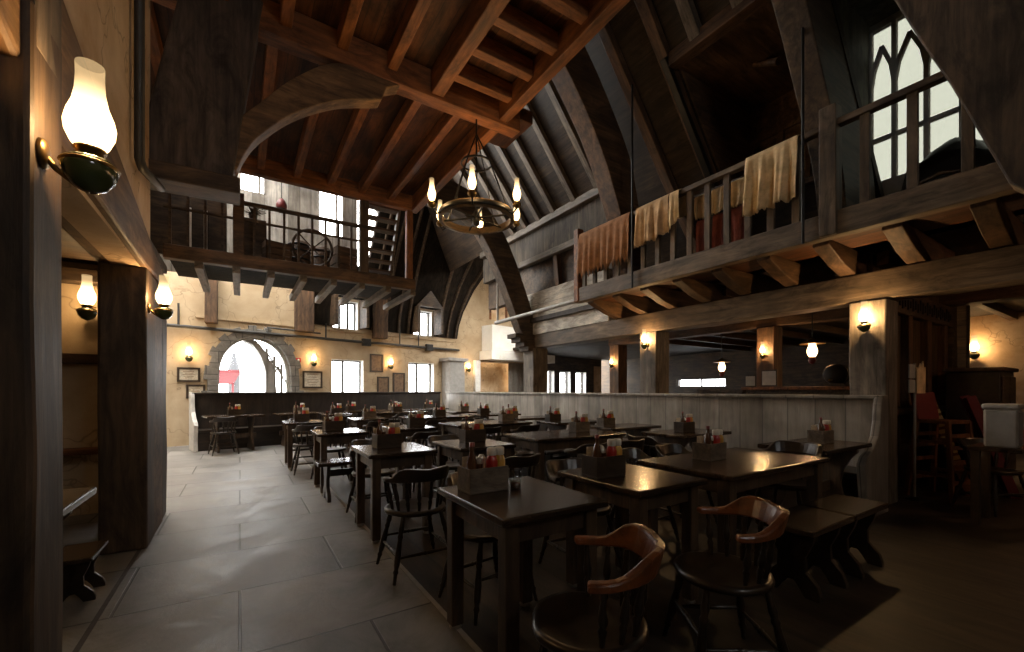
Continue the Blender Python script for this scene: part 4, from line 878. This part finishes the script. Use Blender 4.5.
LEGP = [(0, .013), (.12, .016), (.2, .020), (.26, .015), (.3, .021), (.34, .015), (.55, .022), (.72, .019), (.78, .013), (.82, .019), (.86, .013), (1, .011)]
SPINP = [(0, .009), (.2, .013), (.3, .016), (.36, .010), (.42, .016), (.5, .018), (.7, .012), (.8, .009), (.85, .013), (1, .009)]
def make_chair(label):
    """low-backed captain's chair: local +y is its front"""
    c = thing('spindle_chair', label, 'chair', (0, 0, 0)); n = 28; ring = []
    for i in range(n):
        a = 2 * PI * i / n; x, y = .212 * math.cos(a), .205 * math.sin(a)
        if y > 0: x *= 1.04; y = min(y * 1.06, .205)
        ring.append((x, y))
    m = MB(); lay = [(.86, .415), (1, .425), (1.03, .44), (1, .455), (.9, .458), (.6, .445), (.25, .440)]
    vs = [(x * k, y * k, z) for k, z in lay for x, y in ring]
    m.add(vs, [(i * n + j, i * n + (j + 1) % n, (i + 1) * n + (j + 1) % n, (i + 1) * n + j) for i in range(len(lay) - 1) for j in range(n)], True)
    m.add(vs[:n], [tuple(range(n))[::-1]]); m.add(vs[-n:], [tuple(range(n))]); m.build('seat', M['black_wood'], c)
    legs = []
    for x, y in ((-1, 1), (1, 1), (-1, -1), (1, -1)):
        top = Vector((x * .14, y * .13, .42)); bot = Vector((x * .225, y * .205, 0)); legs.append((top, bot)); MB().turned(top, bot, LEGP, 9).build('leg', M['black_wood'], c)
    mid = lambda i, t: legs[i][0].lerp(legs[i][1], t)
    SP = [(0, .008), (.3, .011), (.42, .014), (.47, .010), (.5, .017), (.53, .010), (.58, .014), (.7, .011), (1, .008)]
    for a, b, t in ((0, 2, .58), (1, 3, .58), (0, 1, .48), (2, 3, .62)): MB().turned(mid(a, t), mid(b, t), SP, 7).build('stretcher', M['black_wood'], c)
    # arm bow sweeping round the back
    A0, A1 = math.radians(180 - 8), math.radians(368); pts = []
    NB = 22; vs = []
    for i in range(NB + 1):
        a = A0 + (A1 - A0) * i / NB; f = abs(i / NB - .5) * 2          # 0 centre of the back, 1 arm ends
        up = 1 / (1 + math.exp((f - .52) * 16))                         # crest shoulder
        r = .215 + .02 * up; x, y = r * math.cos(a), r * math.sin(a) * .96 + .005
        zb = .655 + .012 * up; zt = .685 + .09 * up - .02 * up * (1 - min(1, f / .5)) ; th = .021 if f < .8 else .026
        dx, dy = math.cos(a), math.sin(a); lean = .03 * up
        for k, z in ((-th, zb), (th, zb), (th * .8 + lean, zt), (-th * .8 + lean, zt)): vs.append((x + dx * k, y + dy * k, z))
    fs = [(i * 4 + j, i * 4 + 4 + j, i * 4 + 4 + (j + 1) % 4, i * 4 + (j + 1) % 4) for i in range(NB) for j in range(4)]
    MB().add(vs, fs + [(0, 1, 2, 3), (4 * NB + 3, 4 * NB + 2, 4 * NB + 1, 4 * NB)]).build('back_rail', M['lamplit_crest'], c, .009)
    for k in range(8):
        a = math.radians(186 + k * (354 - 186) / 7); p0 = (.178 * math.cos(a), .172 * math.sin(a), .45); p1 = (.218 * math.cos(a), .210 * math.sin(a) + .005, .665)
        MB().turned(p0, p1, SPINP, 7).build('spindle', M['black_wood'], c)
    return c
CHAIRS = [  # x, y, heading (0 = facing away from the visitor), label, amber
    (1.09, 1.175, .95, 'dark spindle chair, crest coloured as lamplit, pulled up to the front row aisle table'),
    (1.93, 1.165, .95, 'spindle chair, crest coloured as lamplit, pulled up to the front row middle table'),
    (1.30, 2.32, PI + .1, 'dark spindle chair tucked behind the front row aisle table'),
    (2.10, 2.36, PI - .1, 'dark spindle chair tucked behind the front row middle table'),
    (2.95, 2.52, PI, 'dark spindle chair behind the front row long table, facing its condiment box'),
    (3.55, 2.52, PI, 'dark spindle chair behind the front row long table, toward the booth'),
    (4.10, 1.88, PI / 2, 'low arm chair at the booth end of the front row long table'),
    (1.09, 3.02, 0, 'black spindle chair drawn up to the second row aisle table from the front'),
    (1.98, 3.12, .1, 'black spindle chair drawn up to the second row middle table from the front'),
    (1.18, 4.55, PI, 'black spindle chair behind the second row aisle table'),
    (2.02, 4.50, PI, 'black spindle chair behind the second row middle table'),
    (3.05, 3.38, 0, 'black spindle chair before the second row long table, middle aisle end'),
    (3.60, 3.38, 0, 'black spindle chair on the front side of the second row long table, by the booth'),
    (1.10, 6.62, PI, 'black spindle chair behind the third row aisle table'),
    (2.08, 5.45, 0, 'black spindle chair drawn up to the third row middle table'),
    (2.08, 6.72, PI, 'black spindle chair behind the third row middle table'),
    (3.1, 5.60, 0, 'black spindle chair before the third row long table, middle aisle end'),
    (3.8, 5.60, 0, 'black spindle chair on the front side of the third row long table, by the booth'),
    (.92, 7.45, 0, 'black spindle chair drawn up to the fourth row aisle table'),
    (.95, 8.78, PI, 'black spindle chair behind the fourth row aisle table'),
    (2.05, 7.68, 0, 'black spindle chair drawn up to the fourth row middle table'),
    (3.1, 7.58, 0, 'black spindle chair before the fourth row long table, middle aisle end'),
    (3.8, 7.58, 0, 'black spindle chair on the front side of the fourth row long table, by the booth'),
    (1.86, 9.72, 0, 'black spindle chair drawn up to the fifth row middle table'),
    (3.2, 9.8, 0, 'black spindle chair drawn up to the fifth row long table'),
    (-.28, 10.45, WA, 'spindle chair alone before the first bench table along the far wall'),
    (4.14, 3.42, -PI / 2, 'spindle chair at the aisle end of the second booth table'),
    (4.15, 7.0, -PI / 2, 'spindle chair at the aisle end of the fifth booth table'),
    (6.80, 1.08, PI - .5, 'dark spindle chair beside the little side table by the stacked seats'),
]
pc = None; pb = None
for x, y, rz, lab in CHAIRS:
    if pc is None: pc = make_chair(lab); pc.location = (x, y, 0); pc.rotation_euler = (0, 0, rz); pc['group'] = 'spindle chairs'
    elif y < 1.3 and x < 3: dup(pc, (x, y, 0), rz, lab)
    else:
        if pb is None:
            pb = dup(pc, (x, y, 0), rz, lab)
            for ch_ in pb.children:
                if ch_.name.startswith('back_rail'): ch_.data = ch_.data.copy(); ch_.data.materials[0] = M['black_wood']  # remaining chairs get black rails, without the lamplit amber
        else: dup(pb, (x, y, 0), rz, lab, None, 1.08 if abs(x - 4.10) < .01 else None)
pb = None

# ================================================================ CONDIMENTS
def make_box(label, mat):
    b = thing('condiment_box', label, 'box', (0, 0, 0)); w, d, h, t = .235, .15, .13, .011; m = MB()
    m.box(-w / 2, -d / 2, 0, w / 2, d / 2, t); m.box(-w / 2, -d / 2, t, w / 2, -d / 2 + t, h); m.box(-w / 2, d / 2 - t, t, w / 2, d / 2, h); m.box(-w / 2, -d / 2 + t, t, -w / 2 + t, d / 2 - t, h); m.box(w / 2 - t, -d / 2 + t, t, w / 2, d / 2 - t, h)
    m.build('tray', mat, b, .003); MB().box(-.03, -d / 2 + t, t, -.02, d / 2 - t, h - .02).build('divider', mat, b); return b
def squeeze(name, col, label):
    o = thing(name, label, 'bottle'); MB().lathe([(.028, 0), (.032, .006), (.032, .145), (.027, .165), (.020, .175), (.02, .18)], 14).build('body', M[col], o)
    MB().lathe([(.024, .176), (.027, .18), (.027, .212), (.022, .217), (0, .217)], 12).build('cap', M['white_plastic'], o); return o
def sauce(label):
    o = thing('sauce_bottle', label, 'bottle'); MB().lathe([(.024, 0), (.028, .006), (.028, .14), (.018, .185), (.012, .20), (.012, .235)], 14).build('body', M['brown_bottle'], o)
    MB().lathe([(.0285, .03), (.0288, .03), (.0288, .09), (.0285, .09)], 14).build('paper_band', M['paper'], o); MB().lathe([(.014, .23), (.014, .252), (0, .253)], 10).build('cap', M['maroon'], o); return o
def shaker(label, full):
    o = thing('shaker', label, 'shaker'); MB().lathe([(.018, 0), (.021, .004), (.018, .07), (.021, .14)], 10).build('body', M['white_plastic'] if full else M['brown_bottle'], o)
    MB().lathe([(.022, .139), (.022, .158), (.013, .172), (0, .175)], 10).build('cap', M['steel'], o); return o
def menu(label):
    o = thing('napkin_bundle', label, 'napkins'); m = MB()
    for k in range(6): m.box(-.045 + .003 * (k % 2), -.018 + .006 * k, 0, .045 - .003 * (k % 3), -.0155 + .006 * k, .150 + .009 * (k % 3))
    m.build('napkins', M['paper'], o); MB().box(-.047, -.021, .05, .047, .020, .075).build('paper_band', M['paper'], o); return o
KIT = None
def condiments(ph, p, rz, full=True, dark=False):
    global KIT
    z = .7605; R_ = Matrix.Rotation(rz, 3, 'Z')
    at_ = lambda dx, dy, dz=.012: tuple(Vector((p[0], p[1], z + dz)) + R_ @ Vector((dx, dy, 0)))
    if KIT is None:
        KIT = dict(box=make_box('', M['box_wood']), boxd=make_box('', M['box_dark']), ketchup=squeeze('ketchup_bottle', 'red_plastic', ''), mustard=squeeze('mustard_bottle', 'yellow_plastic', ''), sauce=sauce(''), salt=shaker('', True), pepper=shaker('', False), nap=menu(''))
        KIT['used'] = set()
    def put(k, loc, r, lab, grp):
        if k not in KIT['used']:
            KIT['used'].add(k); o = KIT[k]; o.location = loc; o.rotation_euler = (0, 0, r); o['label'] = lab; o['group'] = grp
        else: dup(KIT[k], loc, r, lab, grp)
    put('boxd' if dark else 'box', at_(0, 0, 0), rz, ('dark' if dark else 'grey brown') + ' condiment box on the ' + ph, 'condiment boxes')
    put('ketchup', at_(.038, -.03), rz, 'red squeeze bottle in the box on the ' + ph, 'red squeeze bottles')
    put('mustard', at_(.085, -.03), rz + .3, 'yellow squeeze bottle in the box on the ' + ph, 'yellow squeeze bottles')
    put('nap', at_(-.06, .035), rz + .12, 'white folded napkins in the box on the ' + ph, 'napkin bundles')
    put('sauce', at_(-.085, -.035), rz, 'brown sauce bottle in the box on the ' + ph, 'brown sauce bottles')
    if full:
        put('salt', at_(.01, .035), rz, 'white shaker in the box on the ' + ph, 'white shakers')
        put('pepper', at_(-.045, -.035), rz, 'brown shaker in the box on the ' + ph, 'brown shakers')
T = {t[0]: t for t in TABLES}
SPOTS = {'front row aisle table': (1.11, 2.03, 0, 0), 'front row middle table': (1.94, 1.96, -.05, 1), 'front row long table': (3.1, 1.98, .05, 0), 'second row aisle table': (1.17, 4.03, .08, 1), 'second row middle table': (2.06, 4.0, 0, 1), 'second row long table': (3.72, 4.2, 0, 0),
         'third row aisle table': (1.05, 6.1, .1, 1), 'third row middle table': (2.2, 6.1, 0, 1), 'third row long table': (3.9, 6.3, 0, 0), 'fourth row aisle table': (.9, 8.2, 0, 1), 'fourth row middle table': (2.1, 8.4, 0, 0), 'fourth row long table': (3.5, 8.3, 0, 1), 'fifth row middle table': (1.86, 10.4, 0, 1), 'fifth row long table': (3.3, 10.5, 0, 1)}
for ph, (x, y, r_, dk) in SPOTS.items(): condiments(ph, (x, y), r_, y < 7, bool(dk))
for i, (ph, c, r_) in enumerate(BOOTH): condiments(ph, (c[0] + (.12, -.05, -.35, -.4, -.45, -.3, -.1)[i] if i < 7 else c[0], c[1], 0), r_, i < 4, i % 2 == 1)
tu = thing('glass_tumbler', 'clear glass tumbler beside the condiment box on the front row aisle table', 'glass', (1.275, 1.965, .7605))
MB().lathe([(.03, 0), (.034, .004), (.038, .1), (.035, .1), (.031, .01), (0, .01)], 16).build('glass_wall', M['tumbler'], tu); MB().lathe([(.029, .002), (.03, .004), (.0325, .035), (0, .035)], 14).build('candle', M['brown_bottle'], tu)

# ================================================================ PICTURES ON THE FAR WALL
def picture(s0, s1, z0, z1, label, name='framed_notice', art='paper', mt='oak_mid'):
    p = thing(name, label, 'picture'); p.matrix_world = FWM((s0 + s1) / 2, .0, z0); w_, h_ = s1 - s0, z1 - z0; m = MB()
    f = .045
    m.box(-w_ / 2, -.035, 0, w_ / 2, 0, f); m.box(-w_ / 2, -.035, h_ - f, w_ / 2, 0, h_); m.box(-w_ / 2, -.035, f, -w_ / 2 + f, 0, h_ - f); m.box(w_ / 2 - f, -.035, f, w_ / 2, 0, h_ - f)
    m.build('frame', M['frame_wood'], p); MB().box(-w_ / 2 + f, -.018, f, w_ / 2 - f, -.005, h_ - f).build('sheet', M[art], p)
    if art == 'paper':
        m = MB(); a = w_ / 2 - f - .04; n_ = 5
        for k in range(n_): z = f + .05 + (h_ - 2 * f - .1) * k / (n_ - 1); q_ = a * (.55 + .4 * ((k * 7) % 5) / 5); m.box(-q_, -.02, z - .006, q_, -.0175, z + .006)
        m.build('faded_lines', M['brown_print'], p)
picture(.20, .64, 1.49, 1.83, 'dark framed notice under the lamp beside the arched window'); picture(.37, .74, 1.10, 1.43, 'lower framed notice hung beside the stone arch'); picture(2.95, 3.48, 1.35, 1.83, 'single framed notice between arch and two light window')
picture(4.92, 5.36, 1.86, 2.42, 'brown framed print highest on the far wall', 'framed_print', 'brown_print'); picture(5.16, 5.56, 1.2, 1.72, 'small brown print under the highest one', 'framed_print', 'brown_print'); picture(5.70, 6.13, 1.2, 1.86, 'brown print beside the window near the grey pier', 'framed_print', 'brown_print')
al = tag(MB().box(-.07, -.05, -.06, .07, 0, .06).build('alarm_box', M['red_plastic'], None, .01, mw=FWM(2.83, 0, 2.12)), 'tiny reddish alarm box beside the stone arch', 'alarm'); MB().lathe([(.03, 0), (.03, .01), (0, .012)], 10).build('button', M['white_plastic'], al).matrix_local = Matrix.Translation((0, -.05, 0)) @ Matrix.Rotation(PI / 2, 4, 'X')

# ================================================================ SIDE HALL AND STACKED SEATS
ct = thing('bar_counter', 'lamplit bar counter beyond the grey bench', 'counter', (8.35, 3.2, 0)); MB().box(-.3, -1.0, 1.30, .3, 1.3, 1.36).build('counter_top', M['oak_red'], ct, .01); MB().box(-.2, -.95, 0, .22, 1.25, 1.30).build('counter_front', M['oak'], ct)
ck = thing('cask', 'black cask lying on the lamplit counter', 'cask', (8.35, 3.05, 1.36)); o = MB().lathe([(.0, -.2), (.13, -.2), (.17, -.1), (.18, 0), (.17, .1), (.13, .2), (0, .2)], 16).build('staves', M['black'], ck); o.matrix_local = Matrix.Translation((0, 0, .2)) @ Matrix.Rotation(PI / 2, 4, 'Y')
o = MB().lathe([(.172, -.1), (.18, -.1), (.18, -.07), (.172, -.07)], 16).build('hoop', M['iron'], ck); o.matrix_local = Matrix.Translation((0, 0, .2)) @ Matrix.Rotation(PI / 2, 4, 'Y'); MB().box(-.16, -.16, 0, .16, .16, .05).build('cradle', M['oak'], ck); MB().cyl((-.22, 0, .1), (-.3, 0, .1), .015).build('tap', M['brass'], ck)
dup(ck, (8.35, 2.55, 1.36), 0, 'black cask on the counter end beside the grey lamp post')
mb_ = thing('menu_board', 'small white framed board standing on the counter', 'board', (8.3, 4.1, 1.36)); MB().box(-.02, -.14, 0, .02, .14, .32).build('frame', M['frame_wood'], mb_, .005); MB().box(-.024, -.12, .03, -.018, .12, .29).build('sheet', M['white_plastic'], mb_)
dup(mb_, (8.25, 4.42, 1.36), .1, 'lower white board at the end of the counter', None, .7)
kt = thing('tall_table', 'tall dark table below the inner lamp post', 'table', (8.7, 5.1, 0)); MB().box(-.4, -.5, 1.24, .4, .5, 1.32).build('table_top', M['oak'], kt, .01)
for x in (-.3, .3):
    for y in (-.4, .4): MB().box(x - .04, y - .04, 0, x + .04, y + .04, 1.24).build('leg', M['oak'], kt)
sd = thing('side_table', 'small dark side table holding the grey box', 'table', (6.2, .86, 0)); MB().box(-.25, -.25, .72, .25, .25, .76).build('table_top', M['table_wood'], sd, .008)
for x in (-.2, .2):
    for y in (-.2, .2): MB().box(x - .03, y - .03, 0, x + .03, y + .03, .72).build('leg', M['table_leg'], sd)
gb = thing('storage_box', 'tall grey box with a lid on the small side table', 'box', (6.10, .90, .7605)); MB().prism([(-.105, 0), (.105, 0), (.115, .36), (-.115, .36)], 'y', -.11, .11).build('body', plain('grey box plastic', (.26, .25, .235), .4), gb, .02); MB().box(-.125, -.12, .36, .125, .12, .41).build('lid', M['steel'] if False else plain('grey box lid', (.30, .29, .27), .4), gb, .015)
for k in range(-2, 3): MB().box(k * .04 - .005, -.116, .03, k * .04 + .005, -.11, .33).build('rib', plain('grey rib plastic', (.22, .21, .20), .4), gb)
KX = dup(KIT['ketchup'], (6.38, .78, .7605), 0, 'red squeeze bottle standing on the small side table', 'red squeeze bottles')
cb = thing('cupboard', 'dark cupboard against the olive post', 'cupboard', (8.75, 1.50, 0)); MB().box(-.42, -.25, .05, .42, .25, 1.55).build('body', M['black_wood'], cb, .01); MB().box(-.46, -.29, 1.55, .46, .29, 1.6).build('cornice', M['oak'], cb, .01)
for x in (-1, 1):
    d = MB().box(min(x * .02, x * .38), -.275, .12, max(x * .02, x * .38), -.25, 1.48).build('door', M['oak'], cb, .008); MB().sphere((x * .07, -.285, .85), .018, 8).build('knob', M['brass'], d)
def high_chair(loc, rz, label):
    h = thing('high_chair', label, 'high chair', loc, rz); H = .93
    for x in (-1, 1):
        for y in (-1, 1):
            MB().sweep([(x * .25, y * .22, 0), (x * .19, y * .15, H)], (1, 0, 0), .045, .045).build('leg', M['high_chair_wood'], h, .006)
    for y in (-1, 1):
        for z in (.22, .45, .62, .76): w_ = .25 - .06 * z / H; MB().box(-w_, y * (.22 - .07 * z / H) - .012, z - .022, w_, y * (.22 - .07 * z / H) + .012, z + .022).build('rung', M['high_chair_wood'], h)
    for x in (-1, 1):
        for z in (.3, .68): MB().box(x * (.25 - .06 * z / H) - .012, -.19, z - .02, x * (.25 - .06 * z / H) + .012, .19, z + .02).build('rung', M['high_chair_wood'], h)
    MB().box(-.2, -.17, .9, .2, .17, .94).build('seat', M['high_chair_wood'], h, .008); MB().prism([(.12, .94), (.17, .94), (.22, 1.27), (.17, 1.27)], 'x', -.2, .2).build('back', M['maroon'], h, .01); return h
high_chair((7.18, 1.55, 0), -.25, 'orange brown slatted high chair with a maroon back beside the plank wall')
def folded(loc, rz, label, gold):
    f_ = thing('folding_seat', label, 'seat', loc, rz); T_ = Matrix.Rotation(math.radians(-17), 4, 'Y')
    MB().box(-.03, -.22, .0, .03, .22, 1.25, T_).build('panel', M['maroon'], f_, .01)
    for y in (-1, 1): MB().box(-.045, y * .24 - .022, 0, .045, y * .24 + .022, 1.28, T_).build('side_rail', M['maroon'] if not gold else M['oak_red'], f_, .006)
    if gold:
        m = MB()
        for k in range(9): m.box(-.048, -.266, .45 + k * .085, .048, -.262, .50 + k * .085, T_)
        m.build('gold_studs', M['gold'], f_)
    for z in (.3, .62): MB().box(.03, -.22, z, .06, .22, z + .04, T_).build('brace', M['oak'], f_)
folded((7.80, 1.45, 0), -1.27, 'leaning maroon folded seat with a gold patterned edge', True); folded((8.05, 1.12, 0), -1.27, 'plain maroon folded seat leaning outermost', False)
sp = thing('sign_stand', 'thin pole stand with two blank cards', 'sign', (6.75, 1.69, 0)); MB().cyl((0, 0, .03), (0, 0, 1.62), .014, n=8).build('pole', M['pipe_grey'], sp); MB().lathe([(.10, 0), (.10, .015), (.03, .035), (0, .035)], 16).build('base', M['iron'], sp)
m = MB(); m.prism([(-.03, 1.26), (.27, 1.26), (.29, 1.58), (.23, 1.55), (.2, 1.65), (.14, 1.56), (.1, 1.62), (.04, 1.55), (-.03, 1.57)], 'y', -.03, -.018); m.build('beige_card', M['cloth_cream'], sp)
m = MB(); m.box(-.22, -.012, 1.27, -.02, 0, 1.42); m.box(-.22, -.012, 1.44, -.02, 0, 1.6); m.build('grey_card', plain('grey card', (.33, .33, .30), .8), sp)

# ================================================================ OUTSIDE THE ARCH
struct(MB().box(-9, 13.2, -.25, 20, 40, -.05).build('ground_outside', plain('pale paving', (.55, .53, .5), .9)), 'pale paving outside the far wall', 'ground')
aw_ = thing('awning', 'deep red awning outside the arched window', 'awning', tuple(FW(2.22, -5, 0)), WA); m = MB()
m.prism([(0, 2.0), (.9, 1.62), (.9, 1.52), (0, 1.9)], 'x', -.34, .30, None); m.build('canopy', M['sky_awning'], aw_)
for x in (-.3, .26): MB().cyl((x, .85, 0), (x, .85, 1.55), .035, n=8).build('pole', M['sky_awning'], aw_)
t_ = thing('stone_spire', 'pale spire far outside the arched window', 'spire', tuple(FW(5.78, -22, 0)), WA); MB().lathe([(.34, 0), (.34, 2.3), (.40, 2.36), (.38, 2.6), (.2, 3.3), (0.04, 4.0)], 8).build('tower', plain('hazy stone', (.055, .056, .06), .9), t_); MB().lathe([(.03, 3.95), (.07, 4.05), (0, 4.3)], 8).build('finial', M['pipe_grey'], t_)

# ================================================================ LIGHT
wd = bpy.data.worlds.new('world'); SC.world = wd; wd.use_nodes = True
bg = wd.node_tree.nodes['Background']; bg.inputs[0].default_value = (1, .965, .905, 1); bg.inputs[1].default_value = 14.0
def portal(loc, direction, w_, h_):
    l = bpy.data.lights.new('window_portal', 'AREA'); l.shape = 'RECTANGLE'; l.size = w_; l.size_y = h_; l.cycles.is_portal = True
    o = bpy.data.objects.new('window_portal', l); COL.objects.link(o); o.location = loc; o.rotation_euler = Vector(direction).to_track_quat('-Z', 'Y').to_euler()
nrm = (math.sin(WA), -math.cos(WA), 0)
for s0, s1, z0, z1 in holes[:8]: portal(FW((s0 + s1) / 2, -.34, (z0 + z1) / 2), nrm, s1 - s0, z1 - z0)
for a, b, c, d in BH: portal(((a + b) / 2, 10.38, (c + d) / 2), (0, -1, 0), b - a, d - c)
pc_ = LM @ Vector((9.45, 0, 1.45)); portal(pc_, (.7833, 0, -.6216), 1.5, 2.3)
portal((7.46, 1.55, 5.2), (-1, 0, 0), 1.5, 2.1); portal((1.5, -3.2, 4.05), (0, 1, 0), 1.2, 1.1); portal((16.88, 11.05, 1.61), (-1, 0, 0), 2.3, .34)

SC.view_settings.view_transform = 'Standard'; SC.view_settings.look = 'None'; SC.view_settings.gamma = 1; SC.view_settings.use_curve_mapping = False
SC.view_settings.exposure = 0.15
